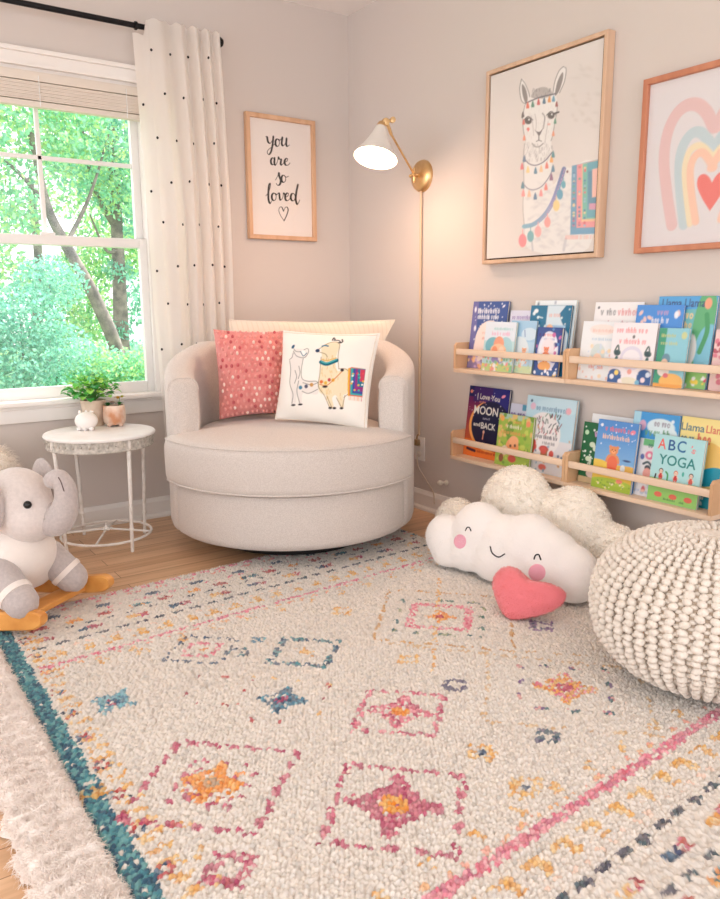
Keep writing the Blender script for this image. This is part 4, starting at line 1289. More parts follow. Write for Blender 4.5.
# ================================================================== PICTURE BOOKS
M_cover = mat('book_cover', (200, 200, 200), 0.32, attr=True)
M_pages = mat('page_edges', (240, 234, 224), 0.8, col2=(214, 206, 194), scale=1.0, stretch=(900, 900, 3))
GRP = 'picture books on the book rails'
def book(label, upper, y0, w_, h, layer, th, back, paint, res=64, page=None, yshift=0):
    """a picture book leaning back: front cover painted by paint(art, w, h), metres, origin at the lower left"""
    zb = (UB if upper else LB)+.0175
    x0 = .018+.045*layer+.12*h
    # lean: x falls .12 per metre of height; keep true right angles
    ca = 1/math.hypot(1, .12); sa = .12*ca
    hh = h/ca
    t = thing('picture_book', label, 'book', (x0, y0, zb), GRP)
    up = np.array([-sa, 0, ca]); out = np.array([ca, 0, sa]); al = np.array([0, 1.0, 0])
    O_ = np.array([x0, y0, zb+.12*.0])
    nu = res; nv = max(24, int(res*hh/w_))
    P_, Fq, uu, vv = panel(O_, O_+al*w_, O_+up*hh, nu, nv)
    ar = Art(uu*w_, vv*hh, back, w_/nu*1.3)
    paint(ar, w_, hh)
    n0 = len(P_)
    # back cover, spine and board edges share the cover colour
    ct = .0018
    V2, F2, C2 = [], [], []
    def slab(d0, d1, a0, a1, b0, b1, col):
        k = n0+sum(len(x) for x in V2)
        pts = [O_+al*a_+up*b_-out*d_ for d_ in (d0, d1) for a_, b_ in ((a0, b0), (a1, b0), (a1, b1), (a0, b1))]
        V2.append(np.array(pts)); C2.append(np.tile(lin(col), (8, 1)))
        for fc in ((0, 1, 2, 3), (4, 7, 6, 5), (0, 4, 5, 1), (1, 5, 6, 2), (2, 6, 7, 3), (3, 7, 4, 0)):
            F2.append([k+i for i in fc])
    bk = tuple(np.array(back)*.9)
    slab(.0003, ct, 0, w_, 0, hh, bk); slab(th-ct, th, 0, w_, 0, hh, bk); slab(ct, th-ct, 0, ct, 0, hh, bk)
    V = np.concatenate([P_]+V2); C = np.concatenate([ar.C]+C2)
    link_mesh('cover', V, np.concatenate([Fq, np.array(F2)]), M_cover, t, smooth=False, colors=C)
    # pages
    pts = [O_+al*a_+up*b_-out*d_ for d_ in (ct, th-ct) for a_, b_ in ((ct, .002), (w_-.0025, .002), (w_-.0025, hh-.0025), (ct, hh-.0025))]
    link_mesh('pages', pts, [(0, 1, 2, 3), (4, 7, 6, 5), (0, 4, 5, 1), (1, 5, 6, 2), (2, 6, 7, 3), (3, 7, 4, 0)], page or M_pages, t, smooth=False)
    return t

R_ = random
def stars(a, w, h, n, col, y0=0, s=.0022, seed=1):
    r = random.Random(seed)
    for _ in range(n):
        q = s*r.uniform(.6, 1.6); a.ell(r.uniform(.04, .96)*w, r.uniform(y0, .97)*h, q, q, col, .9)
def flowers(a, w, h, n, cols, y0, y1, s, seed):
    r = random.Random(seed)
    for _ in range(n):
        q = s*r.uniform(.6, 1.4); a.ell(r.uniform(.02, .98)*w, r.uniform(y0, y1)*h, q, q*r.uniform(.6, 1), r.choice(cols), .85, r.random()*3)
def teddy(a, x, y, s, c, d):
    """a plain bear shape"""
    a.ell(x, y, s*.62, s*.8, c); a.ell(x, y+s*1.05, s*.58, s*.5, c)
    for k in (-1, 1):
        a.ell(x+k*s*.46, y+s*1.42, s*.2, s*.2, c); a.ell(x+k*s*.66, y+s*.1, s*.2, s*.5, c, 1, k*.4); a.ell(x+k*s*.34, y-s*.82, s*.26, s*.34, c)
        a.ell(x+k*s*.2, y+s*1.12, s*.06, s*.07, d)
    a.ell(x, y+s*.9, s*.24, s*.17, tuple(np.minimum(255, np.array(c)+24))); a.ell(x, y+s*.96, s*.07, s*.05, d)
def child(a, x, y, s, hair, skin, cloth, legs=None):
    a.ell(x, y+s*1.2, s*.42, s*.44, hair); a.ell(x, y+s*1.1, s*.32, s*.36, skin); a.poly([(x-s*.4, y-s*.1), (x+s*.4, y-s*.1), (x+s*.28, y+s*.75), (x-s*.28, y+s*.75)], cloth)
    for k in (-1, 1):
        a.line([(x+k*s*.28, y+s*.6), (x+k*s*.55, y+s*.25)], s*.18, skin); a.line([(x+k*s*.16, y-s*.05), (x+k*s*.2, y-s*.7)], s*.22, legs or skin)
        a.ell(x+k*s*.12, y+s*1.1, s*.04, s*.05, (60, 40, 40))

# ---- upper left rail
def pA(a, w, h):
    a.rect(0, 0, w*.16, h, (112, 110, 170), .8); a.rect(0, h*.0, w, h*.2, (150, 132, 176))
    stars(a, w, h, 46, (236, 240, 250), .35, .0024, 3)
    a.scrawl(w*.17, w*.80, h*.83, h*.065, (240, 240, 246), 1, 4); a.scrawl(w*.17, w*.82, h*.745, h*.06, (236, 238, 246), 1, 9)
    a.ell(w*.56, h*.42, w*.40, h*.30, (250, 232, 226)); a.ell(w*.30, h*.30, w*.16, h*.2, (250, 232, 226))
    a.ell(w*.62, h*.28, w*.14, h*.09, (236, 130, 100)); a.ell(w*.52, h*.24, w*.12, h*.08, (240, 160, 120)); a.scrawl(w*.36, w*.75, h*.52, h*.035, (226, 170, 160), .9, 2); a.scrawl(w*.36, w*.6, h*.44, h*.035, (226, 170, 160), .9, 12)
    flowers(a, w, h, 40, [(230, 170, 130), (206, 180, 220), (240, 200, 150)], .02, .2, .008, 5); a.ell(w*.88, h*.93, .008, .004, (240, 240, 250), 1, .6); a.ell(w*.08, h*.88, .006, .012, (240, 240, 250)); a.ell(w*.12, h*.6, .007, .012, (240, 240, 250))
book('large navy blue book with white clouds and stars, far left of the upper left rail', 1, .994, .210, .285, 0, .012, (60, 88, 156), pA)
def pC1(a, w, h):
    a.rect(0, h*.4, w, h, (222, 222, 240)); a.scrawl(w*.1, w*.95, h*.86, h*.06, (160, 140, 196), 1, 3); a.scrawl(w*.2, w*.9, h*.77, h*.05, (190, 160, 206), .8, 5)
book('pale lavender book standing behind the light blue ones on the upper left rail', 1, 1.218, .126, .248, 0, .012, (206, 220, 240), pC1)
def pC2(a, w, h):
    a.rect(0, h*.6, w, h, (166, 206, 234)); a.ell(w*.75, h*.75, w*.3, h*.12, (210, 230, 244)); a.ell(w*.4, h*.4, w*.4, h*.3, (226, 236, 242))
    teddy(a, w*.62, h*.34, w*.14, (238, 176, 140), (80, 60, 60)); a.rect(0, 0, w, h*.14, (206, 222, 180)); flowers(a, w, h, 20, [(238, 190, 160), (190, 220, 190)], .02, .3, .006, 3); a.line([(w*.56, h*.82), (w*.6, h*.7)], .004, (110, 140, 190))
book('slim pale blue book between the two small books on the upper left rail', 1, 1.258, .137, .208, .75, .008, (184, 216, 238), pC2)
def pB(a, w, h):
    a.rect(0, h*.62, w, h, (226, 234, 244)); a.scrawl(w*.3, w*.9, h*.84, h*.045, (150, 206, 206), .9, 6); a.scrawl(w*.25, w*.85, h*.73, h*.07, (232, 176, 206), .9, 7)
    a.ell(w*.3, h*.52, w*.24, h*.17, (116, 180, 196)); a.ell(w*.72, h*.5, w*.22, h*.2, (170, 212, 220)); a.ell(w*.5, h*.55, w*.17, h*.16, (232, 160, 130)); a.ell(w*.5, h*.42, w*.26, h*.14, (240, 196, 160))
    a.ell(w*.38, h*.42, w*.09, h*.09, (236, 150, 110)); a.ell(w*.6, h*.42, w*.09, h*.09, (244, 214, 190)); a.ell(w*.5, h*.36, .006, .006, (90, 70, 90)); a.ell(w*.5, h*.24, w*.2, h*.08, (150, 140, 196))
    a.rect(0, 0, w, h*.15, (196, 214, 140)); flowers(a, w, h, 50, [(240, 206, 110), (240, 160, 150), (140, 196, 150), (250, 240, 240)], .02, .3, .007, 8)
book('small pale book with an orange house picture, in front of the navy book', 1, 1.128, .175, .202, 1.15, .012, (190, 222, 226), pB)
def pE(a, w, h):
    a.rect(0, h*.94, w, h, (240, 246, 250)); a.ell(w*.08, h*.95, .005, .008, (90, 110, 130)); a.ell(w*.5, h*.97, .004, .006, (150, 160, 180))
book('tall white book behind the teal one on the upper left rail', 1, 1.352, .206, .287, 0, .012, (226, 238, 242), pE, 40)
def pD(a, w, h):
    stars(a, w, h, 26, (226, 240, 246), .5, .005, 12); a.ell(w*.14, h*.92, .011, .008, (240, 246, 250)); a.ell(w*.06, h*.7, .006, .012, (220, 240, 246)); a.line([(w*.2, h*.84), (w*.32, h*.82)], .004, (220, 240, 246))
    a.poly([(w*.42, h), (w*.86, h), (w*.72, h*.88), (w*.8, h*.76), (w*.98, h*.6), (w*.98, h*.3), (w*.4, h*.3), (w*.42, h*.6)], (214, 230, 240)); a.rect(w*.42, h*.3, w*.9, h*.72, (164, 202, 232))
    a.scrawl(w*.48, w*.75, h*.84, h*.05, (232, 180, 170), 1, 3); a.ell(w*.52, h*.66, w*.09, h*.07, (244, 190, 150)); a.ell(w*.3, h*.6, w*.16, h*.05, (18, 66, 106))
book('teal book with a white cloud shape, at the right end of the upper left rail', 1, 1.345, .205, .268, .35, .010, (30, 112, 150), pD)
def pF(a, w, h):
    a.ell(w*.5, h*.5, w*.42, h*.42, (220, 222, 240)); a.ell(w*.5, h*.56, w*.36, h*.30, (236, 238, 246)); a.scrawl(w*.26, w*.76, h*.82, h*.06, (232, 150, 150), 1, 3); a.scrawl(w*.3, w*.74, h*.74, h*.04, (150, 150, 200), 1, 8)
    teddy(a, w*.44, h*.42, w*.17, (236, 140, 100), (80, 50, 50)); a.ell(w*.42, h*.2, w*.26, h*.1, (240, 176, 110)); a.rect(0, 0, w, h*.12, (60, 100, 160))
    flowers(a, w, h, 22, [(206, 110, 170), (90, 140, 200), (110, 190, 170), (60, 60, 130)], .3, .98, .008, 6); flowers(a, w, h, 12, [(240, 240, 250), (250, 214, 120)], .02, .16, .006, 9); a.ell(w*.5, h*.56, w*.3, h*.26, (240, 230, 236), .25)
    teddy(a, w*.44, h*.42, w*.17, (236, 140, 100), (80, 50, 50)); a.ell(w*.78, h*.34, w*.14, h*.06, (110, 120, 190))
book('small dark blue book with a bear, front right on the upper left rail', 1, 1.412, .122, .185, 1, .014, (52, 80, 150), pF, 56)
# ---- upper right rail
def pI(a, w, h):
    a.scrawl(w*.14, w*.46, h*.84, h*.075, (150, 150, 156), 1, 2); a.scrawl(w*.5, w*.9, h*.84, h*.075, (226, 160, 166), 1, 6); a.scrawl(w*.16, w*.7, h*.70, h*.06, (200, 140, 160), 1, 11); a.ell(w*.08, h*.93, .005, .005, (90, 90, 100))
book('white book with pale lettering, standing at the back left of the upper right rail', 1, 1.646, .207, .279, 0, .012, (244, 242, 244), pI)
def pG(a, w, h):
    a.ell(w*.55, h*.86, w*.34, h*.09, (246, 232, 228)); a.scrawl(w*.3, w*.9, h*.82, h*.05, (232, 196, 186), .9, 4); a.scrawl(w*.3, w*.85, h*.68, h*.04, (180, 206, 226), .9, 5)
    a.ell(w*.5, h*.45, w*.2, h*.17, (214, 226, 226)); a.ell(w*.5, h*.36, w*.12, h*.1, (246, 214, 190)); a.scrawl(w*.3, w*.7, h*.2, h*.06, (222, 130, 120), .9, 6); flowers(a, w, h, 30, [(240, 206, 196), (214, 226, 240), (246, 226, 196)], .03, .6, .006, 2)
book('very pale book with faint drawings, front left on the upper right rail', 1, 1.617, .160, .211, .6, .010, (238, 242, 246), pG)
def pJ(a, w, h):
    a.scrawl(w*.46, w*.76, h*.88, h*.06, (196, 160, 200), 1, 5); a.scrawl(w*.36, w*.78, h*.78, h*.065, (232, 232, 244), 1, 7)
    for x_, y_ in ((.1, .9), (.2, .82), (.14, .78), (.9, .9), (.3, .84)):
        a.ell(w*x_, h*y_, .010, .006, (240, 206, 200), 1, x_*9)
    a.ell(w*.86, h*.88, .008, .012, (236, 240, 250)); a.rect(0, h*.6, w*.98, h*.72, (40, 90, 190), .6)
book('bright blue book behind the white dotted one on the upper right rail', 1, 1.838, .179, .269, .4, .010, (84, 150, 226), pJ)
def pH(a, w, h):
    a.scrawl(w*.1, w*.82, h*.84, h*.075, (238, 150, 156), 1, 1); a.scrawl(w*.18, w*.82, h*.66, h*.075, (238, 150, 156), 1, 2); a.ell(w*.5, h*.77, .005, .006, (90, 90, 96))
    a.ell(w*.5, h*.42, w*.26, h*.2, (226, 222, 238)); a.ell(w*.5, h*.42, w*.2, h*.14, (244, 240, 246))
    for k in (0, 1):
        x_ = w*(.16 if k == 0 else .86)
        a.ell(x_, h*.5, w*.08, h*.05, (60, 84, 92)); a.line([(x_-.012, h*.52), (x_, h*.62), (x_+.008, h*.5)], .006, (72, 100, 100)); a.line([(x_, h*.42), (x_-.006, h*.32)], .012, (70, 110, 110))
    a.rect(0, 0, w*.32, h*.14, (56, 96, 156)); a.rect(w*.68, 0, w, h*.16, (56, 96, 156)); a.ell(w*.16, h*.16, w*.14, h*.07, (56, 96, 156)); a.ell(w*.84, h*.18, w*.14, h*.07, (56, 96, 156)); a.ell(w*.5, h*.05, w*.2, h*.06, (236, 230, 210))
    for x_, y_, c_ in ((.1, .1, (240, 240, 246)), (.2, .17, (250, 220, 120)), (.82, .08, (246, 224, 230)), (.92, .17, (220, 230, 246)), (.5, .2, (240, 170, 160)), (.3, .03, (250, 240, 240)), (.7, .03, (130, 190, 220))):
        a.ell(w*x_, h*y_, .009, .009, c_)
book('white book with pink lettering and dark blue corners on the upper right rail', 1, 1.766, .176, .209, 1, .012, (246, 240, 244), pH)
def pL(a, w, h):
    a.rect(0, 0, w, h*.86, (120, 190, 196)); a.rect(0, h*.86, w, h, (92, 170, 226)); a.ell(w*.85, h*.6, w*.2, h*.5, (104, 180, 130)); a.ell(w*.95, h*.4, w*.22, h*.3, (130, 196, 220)); a.rect(0, h*.5, w*.2, h*.86, (96, 150, 120))
    a.text('Llama Llama', w*.44, h*.885, h*.088, (64, 66, 120), w*.74); a.scrawl(w*.3, w*.62, h*.76, h*.07, (244, 214, 150), 1, 3); a.scrawl(w*.34, w*.6, h*.66, h*.06, (240, 200, 130), 1, 6)
    a.rect(0, 0, w, h*.18, (150, 206, 120)); a.ell(w*.42, h*.5, w*.08, h*.12, (170, 130, 90)); a.ell(w*.66, h*.42, w*.1, h*.17, (240, 238, 234)); a.line([(w*.6, h*.3), (w*.64, h*.52)], .006, (80, 80, 100)); a.ell(w*.5, h*.24, w*.1, h*.06, (150, 110, 180)); a.ell(w*.86, h*.92, w*.06, h*.06, (240, 170, 140))
    flowers(a, w, h, 30, [(226, 80, 110), (250, 220, 90), (246, 246, 246)], .02, .16, .006, 4); a.line([(w*.82, h*.4), (w*.9, h*.62), (w*.86, h*.8)], .016, (80, 160, 110))
book('tall blue green book lettered Llama Llama, right end of the upper right rail', 1, 1.909, .211, .297, 0, .012, (92, 170, 226), pL, 84)
def pK(a, w, h):
    a.rect(0, 0, w*.26, h, (70, 160, 130)); a.scrawl(w*.1, w*.6, h*.85, h*.05, (196, 200, 130), 1, 4); a.scrawl(w*.1, w*.7, h*.72, h*.05, (200, 206, 140), .9, 5); a.ell(w*.85, h*.88, .010, .012, (206, 214, 160))
    a.ell(w*.34, h*.48, w*.14, h*.09, (110, 150, 170)); a.ell(w*.3, h*.4, w*.12, h*.08, (236, 206, 186)); a.ell(w*.3, h*.28, w*.2, h*.1, (240, 232, 226)); a.ell(w*.6, h*.1, w*.4, h*.14, (244, 190, 110)); a.rect(0, 0, w, h*.06, (240, 170, 90)); a.ell(w*.4, h*.2, .01, .008, (226, 120, 130))
book('small turquoise book with an orange base, in front of the tall Llama Llama book', 1, 1.950, .109, .194, 1, .012, (146, 206, 222), pK, 48)
def pM(a, w, h):
    flowers(a, w, h, 40, [(226, 130, 150), (240, 214, 206), (190, 90, 110)], .05, .95, .008, 7)
book('pink flowered book at the far right end of the upper right rail', 1, 2.131, .076, .192, .3, .010, (240, 206, 206), pM, 36)
# ---- lower left rail
def pN(a, w, h):
    for k in range(24):
        f = k/23
        c_ = np.array((240, 120, 40))*(1-f)+np.array((110, 30, 90))*f
        a.rect(0, h*f*.8-.006, w*.34, h*(f+.06)*.8, c_)
    a.rect(0, 0, w, h*.24, (236, 124, 52)); a.ell(w*.62, h*.46, w*.54, h*.36, (250, 176, 96)); a.ell(w*.66, h*.5, w*.48, h*.33, (28, 28, 66)); a.rect(w*.5, h*.62, w, h, (40, 40, 120)); a.rect(w*.12, h*.78, w*.6, h, (66, 36, 104), .7)
    a.ell(w*.62, h*.47, w*.48, h*.34, (26, 28, 64)); stars(a, w, h, 24, (220, 220, 240), .55, .0016, 8)
    a.text('I Love You', w*.50, h*.825, h*.075, (236, 228, 214), w*.56, rot=-.03); a.text('to the', w*.36, h*.775, h*.03, (236, 150, 130), w*.16)
    a.text('MOON', w*.47, h*.615, h*.115, (244, 240, 232), w*.60); a.text('and', w*.50, h*.545, h*.035, (180, 176, 196), w*.18); a.text('and', w*.28, h*.44, h*.055, (240, 236, 228), w*.17); a.text('BACK', w*.57, h*.415, h*.088, (244, 240, 232), w*.36)
    a.line([(w*.47, h*.36), (w*.46, h*.27)], .006, (230, 150, 120)); a.ell(w*.47, h*.37, .006, .007, (240, 190, 160)); a.ell(w*.86, h*.9, .012, .006, (240, 150, 170), 1, .4); a.ell(w*.06, h*.92, .008, .008, (220, 130, 110))
    a.line([(0, h*.19), (w*.5, h*.15), (w, h*.12)], .010, (190, 70, 40), .7); a.line([(w*.1, h*.1), (w*.3, h*.08)], .012, (70, 30, 60)); a.scrawl(w*.35, w*.85, h*.07, h*.03, (170, 40, 40), .9, 6)
book('dark blue book with an orange crescent moon, lettered MOON and BACK', 0, .982, .246, .307, 0, .012, (30, 34, 90), pN, 110)
def pO(a, w, h):
    a.rect(w*.55, h*.9, w, h, (90, 160, 190)); a.scrawl(w*.05, w*.9, h*.78, h*.09, (120, 90, 160), 1, 3)
book('lavender and teal book peeking out behind the green one on the lower left rail', 0, 1.236, .120, .254, 0, .012, (214, 214, 232), pO, 40)
def pP(a, w, h):
    a.rect(0, h*.9, w, h, (170, 200, 180), .8); flowers(a, w, h, 90, [(150, 190, 80), (196, 210, 100), (226, 190, 120), (120, 160, 70)], .02, .98, .012, 2)
    a.scrawl(w*.26, w*.68, h*.74, h*.06, (240, 226, 206), 1, 2); a.scrawl(w*.1, w*.8, h*.62, h*.06, (226, 150, 90), 1, 8); a.scrawl(w*.44, w*.66, h*.84, h*.04, (226, 140, 90), 1, 8)
    a.ell(w*.47, h*.38, w*.19, h*.18, (236, 160, 110)); a.ell(w*.5, h*.5, w*.14, h*.1, (240, 176, 130)); a.ell(w*.42, h*.4, .006, .006, (90, 60, 50)); a.ell(w*.55, h*.42, .006, .006, (90, 60, 50)); a.ell(w*.26, h*.3, w*.1, h*.09, (240, 226, 206)); a.ell(w*.5, h*.16, w*.12, h*.07, (206, 90, 80)); a.ell(w*.18, h*.14, w*.07, h*.08, (150, 90, 70)); a.ell(w*.1, h*.9, .012, .012, (240, 170, 90)); a.ell(w*.86, h*.86, .012, .012, (236, 150, 110))
book('small green book with an orange animal, in front on the lower left rail', 0, 1.216, .192, .215, 1, .012, (164, 190, 84), pP)
def pQ(a, w, h):
    a.rect(0, 0, w, h*.45, (224, 222, 226), .9); a.ell(w*.4, h*.5, w*.36, h*.3, (238, 234, 234), .8); a.ell(w*.7, h*.9, w*.5, h*.1, (200, 228, 240), .6)
    a.scrawl(w*.22, w*.84, h*.82, h*.06, (110, 150, 180), 1, 3); a.ell(w*.86, h*.85, .013, .013, (236, 180, 190)); a.ell(w*.14, h*.86, .014, .014, (226, 190, 210)); a.ell(w*.1, h*.93, .006, .006, (70, 100, 130))
    r = random.Random(3)
    for k in range(46):
        x_, y_ = w*r.uniform(.28, .72), h*r.uniform(.5, .76)
        a.line([(x_, y_), (x_+r.uniform(-.012, .012), y_+r.uniform(.006, .02))], .004, r.choice([(60, 90, 80), (140, 60, 70), (60, 60, 80), (100, 140, 120), (206, 120, 130)]))
    a.scrawl(w*.26, w*.72, h*.455, h*.045, (70, 64, 84), 1, 5); a.scrawl(w*.42, w*.66, h*.385, h*.035, (120, 120, 130), .9, 8)
    for x_, y_ in ((.24, .38), (.22, .28), (.62, .27), (.26, .33)):
        a.ell(w*x_, h*y_, .012, .014, (212, 90, 80))
    a.ell(w*.46, h*.32, w*.1, h*.045, (200, 80, 80)); a.rect(w*.4, h*.18, w*.54, h*.32, (170, 120, 80)); a.ell(w*.46, h*.3, w*.06, h*.05, (216, 96, 86)); a.ell(w*.47, h*.08, w*.08, h*.04, (216, 110, 96)); flowers(a, w, h, 24, [(130, 170, 190), (90, 120, 150), (214, 170, 110)], .02, .6, .006, 4); a.rect(0, 0, w*.02, h, (190, 214, 226))
book('tall pale blue book with small drawings, at the right of the lower left rail', 0, 1.345, .252, .300, .4, .016, (190, 222, 236), pQ, 80)
# ---- lower right rail
def pR(a, w, h):
    stars(a, w, h, 20, (236, 246, 236), .2, .003, 4); a.ell(w*.2, h*.83, .009, .009, (190, 226, 190)); a.scrawl(w*.62, w, h*.78, h*.1, (206, 160, 206), 1, 2)
    for x_, y_ in ((.55, .64), (.75, .58), (.42, .4)):
        a.ell(w*x_, h*y_, .013, .010, (220, 236, 210)); a.ell(w*x_+.01, h*y_-.01, .006, .012, (226, 236, 214))
    a.ell(w*.7, h*.16, w*.3, h*.07, (236, 210, 200)); a.rect(0, 0, w, h*.1, (206, 180, 140))
book('dark green book at the left end of the lower right rail', 0, 1.636, .088, .226, .4, .010, (22, 104, 62), pR, 48)
def pS(a, w, h):
    a.scrawl(w*.5, w*.9, h*.9, h*.04, (200, 206, 214), .8, 3)
book('white book behind the bear book on the lower right rail', 0, 1.657, .184, .258, 0, .010, (242, 244, 246), pS, 32)
def pU(a, w, h):
    a.rect(0, h*.5, w*.16, h, (176, 222, 240)); a.ell(w*.62, h*.84, w*.3, h*.1, (222, 240, 246)); a.ell(w*.84, h*.74, w*.16, h*.1, (226, 240, 246)); a.scrawl(w*.48, w*.78, h*.85, h*.06, (150, 140, 160), 1, 3); a.scrawl(w*.3, w*.84, h*.73, h*.075, (110, 170, 130), 1, 5)
    a.ell(w*.22, h*.84, .014, .018, (226, 180, 206)); a.rect(w*.2, h*.55, w*.7, h*.66, (40, 70, 130)); a.ell(w*.34, h*.64, .02, .012, (206, 70, 70)); a.ell(w*.5, h*.63, .014, .010, (240, 240, 240)); a.ell(w*.86, h*.92, .006, .006, (226, 240, 250))
book('sky blue book with a white cloud, behind the yoga book', 0, 1.846, .179, .290, .2, .010, (70, 160, 226), pU)
def pV(a, w, h):
    a.rect(0, h*.88, w, h, (110, 190, 130)); a.rect(0, 0, w*.12, h, (226, 226, 230)); a.scrawl(w*.3, w*.7, h*.86, h*.07, (60, 110, 110), 1, 3)
    a.ell(w*.36, h*.72, .017, .015, (226, 130, 160)); a.ell(w*.36, h*.72, .007, .007, (240, 240, 240)); a.ell(w*.14, h*.68, .008, .01, (90, 110, 170)); a.line([(w*.2, h*.56), (w*.34, h*.6), (w*.48, h*.54)], .008, (70, 90, 100)); a.ell(w*.35, h*.5, .012, .010, (70, 80, 90)); a.ell(w*.35, h*.4, .016, .02, (240, 170, 160)); a.ell(w*.32, h*.3, .012, .012, (230, 140, 140)); a.ell(w*.3, h*.12, .008, .012, (206, 110, 120)); flowers(a, w, h, 16, [(240, 190, 170), (190, 200, 220)], .03, .3, .006, 3)
book('slim white flowered book peeking out left of the yoga book', 0, 1.889, .123, .200, .6, .006, (232, 230, 234), pV, 48)
def pT(a, w, h):
    for k in range(14):
        f = k/13; a.rect(0, h*(.38+.04*k)-.004, w, h*(.42+.045*k), np.array((130, 180, 226))*(1-f)+np.array((86, 146, 214))*f)
    a.rect(0, 0, w, h*.38, (232, 196, 80)); a.ell(w*.1, h*.36, w*.3, h*.06, (238, 204, 90)); a.ell(w*.9, h*.34, w*.3, h*.05, (226, 180, 90)); a.rect(0, 0, w, h*.13, (160, 186, 60)); a.ell(w*.5, h*.12, w*.5, h*.05, (170, 196, 70))
    a.scrawl(w*.2, w*.78, h*.85, h*.065, (226, 120, 130), 1, 2); a.scrawl(w*.16, w*.84, h*.735, h*.06, (240, 196, 170), 1, 4); a.ell(w*.88, h*.87, .011, .008, (240, 140, 160), 1, .4); a.ell(w*.1, h*.92, .006, .006, (240, 240, 250)); stars(a, w, h, 18, (226, 236, 250), .6, .002, 3)
    teddy(a, w*.47, h*.44, w*.19, (226, 150, 100), (120, 70, 50)); a.ell(w*.47, h*.38, w*.13, h*.12, (232, 116, 84)); a.ell(w*.47, h*.3, w*.12, h*.04, (226, 100, 70)); a.ell(w*.82, h*.46, .016, .004, (70, 90, 140)); a.ell(w*.74, h*.34, .01, .014, (220, 226, 230)); a.ell(w*.7, h*.15, .014, .008, (236, 140, 120)); a.scrawl(w*.4, w*.62, h*.1, h*.03, (90, 120, 60), .9, 3); flowers(a, w, h, 24, [(226, 220, 110), (120, 160, 60), (236, 226, 190)], .01, .13, .004, 5)
book('blue and yellow book with a brown bear, on the lower right rail', 0, 1.723, .170, .249, 1, .014, (100, 156, 220), pT, 84)
def pX(a, w, h):
    a.rect(0, h*.5, w, h, (246, 226, 150)); a.ell(w*.6, h*.55, w*.5, h*.2, (240, 196, 110), .7); a.text('Llama', w*.27, h*.845, h*.085, (50, 110, 140), w*.52); a.text('Llama', w*.80, h*.845, h*.085, (216, 90, 90), w*.46)
    a.scrawl(w*.04, w*.36, h*.73, h*.06, (60, 120, 150), 1, 3); a.scrawl(w*.42, w*.8, h*.72, h*.10, (226, 120, 90), 1, 7); a.ell(w*.44, h*.6, w*.17, h*.1, (226, 140, 60)); a.ell(w*.36, h*.46, w*.1, h*.09, (110, 70, 60)); a.ell(w*.36, h*.43, w*.07, h*.07, (236, 196, 170)); a.ell(w*.38, h*.28, w*.14, h*.12, (236, 232, 240)); a.ell(w*.36, h*.22, .012, .010, (236, 140, 170)); a.ell(w*.78, h*.36, w*.34, h*.1, (30, 150, 176), 1, .4)
    a.rect(0, 0, w, h*.17, (28, 140, 160)); a.scrawl(w*.3, w*.7, h*.1, h*.035, (236, 246, 246), 1, 3); a.scrawl(w*.24, w*.72, h*.035, h*.04, (236, 246, 246), 1, 5)
book('yellow book lettered Llama Llama, right end of the lower right rail', 0, 2.027, .160, .291, 0, .012, (244, 222, 146), pX, 84)
def pW(a, w, h):
    a.rect(0, 0, w, h*.30, (150, 204, 110)); a.ell(w*.1, h*.3, w*.3, h*.05, (150, 204, 110)); a.ell(w*.85, h*.3, w*.3, h*.04, (150, 204, 110))
    a.text('A', w*.17, h*.79, h*.155, (238, 104, 96), w*.165); a.text('B', w*.37, h*.79, h*.155, (28, 88, 150), w*.14); a.text('C', w*.56, h*.785, h*.165, (24, 104, 160), w*.17); a.text("'s", w*.77, h*.80, h*.09, (240, 130, 130), w*.11, rot=-.35)
    a.text('YOGA', w*.51, h*.565, h*.15, (26, 130, 130), w*.74)
    for x_, hr, cl in ((.22, (50, 40, 44), (206, 60, 60)), (.52, (206, 120, 100), (206, 50, 54)), (.82, (50, 44, 50), (214, 90, 80))):
        child(a, w*x_, h*.365, w*.105, hr, (240, 206, 186), cl, (222, 90, 70)); a.ell(w*x_, h*.11, w*.08, h*.04, (226, 110, 90))
    a.line([(w*.32, h*.46), (w*.36, h*.42), (w*.36, h*.3)], .006, (70, 160, 90)); a.line([(w*.12, h*.4), (w*.1, h*.3)], .006, (60, 50, 60)); a.scrawl(w*.34, w*.58, h*.045, h*.028, (70, 130, 70), 1, 4); a.scrawl(w*.66, w*.76, h*.04, h*.028, (70, 130, 70), 1, 6); a.ell(w*.66, h*.47, .004, .008, (60, 170, 160))
book("light blue book lettered ABC's YOGA with three children, front of the lower right rail", 0, 1.959, .185, .226, 1, .014, (176, 222, 226), pW, 128)
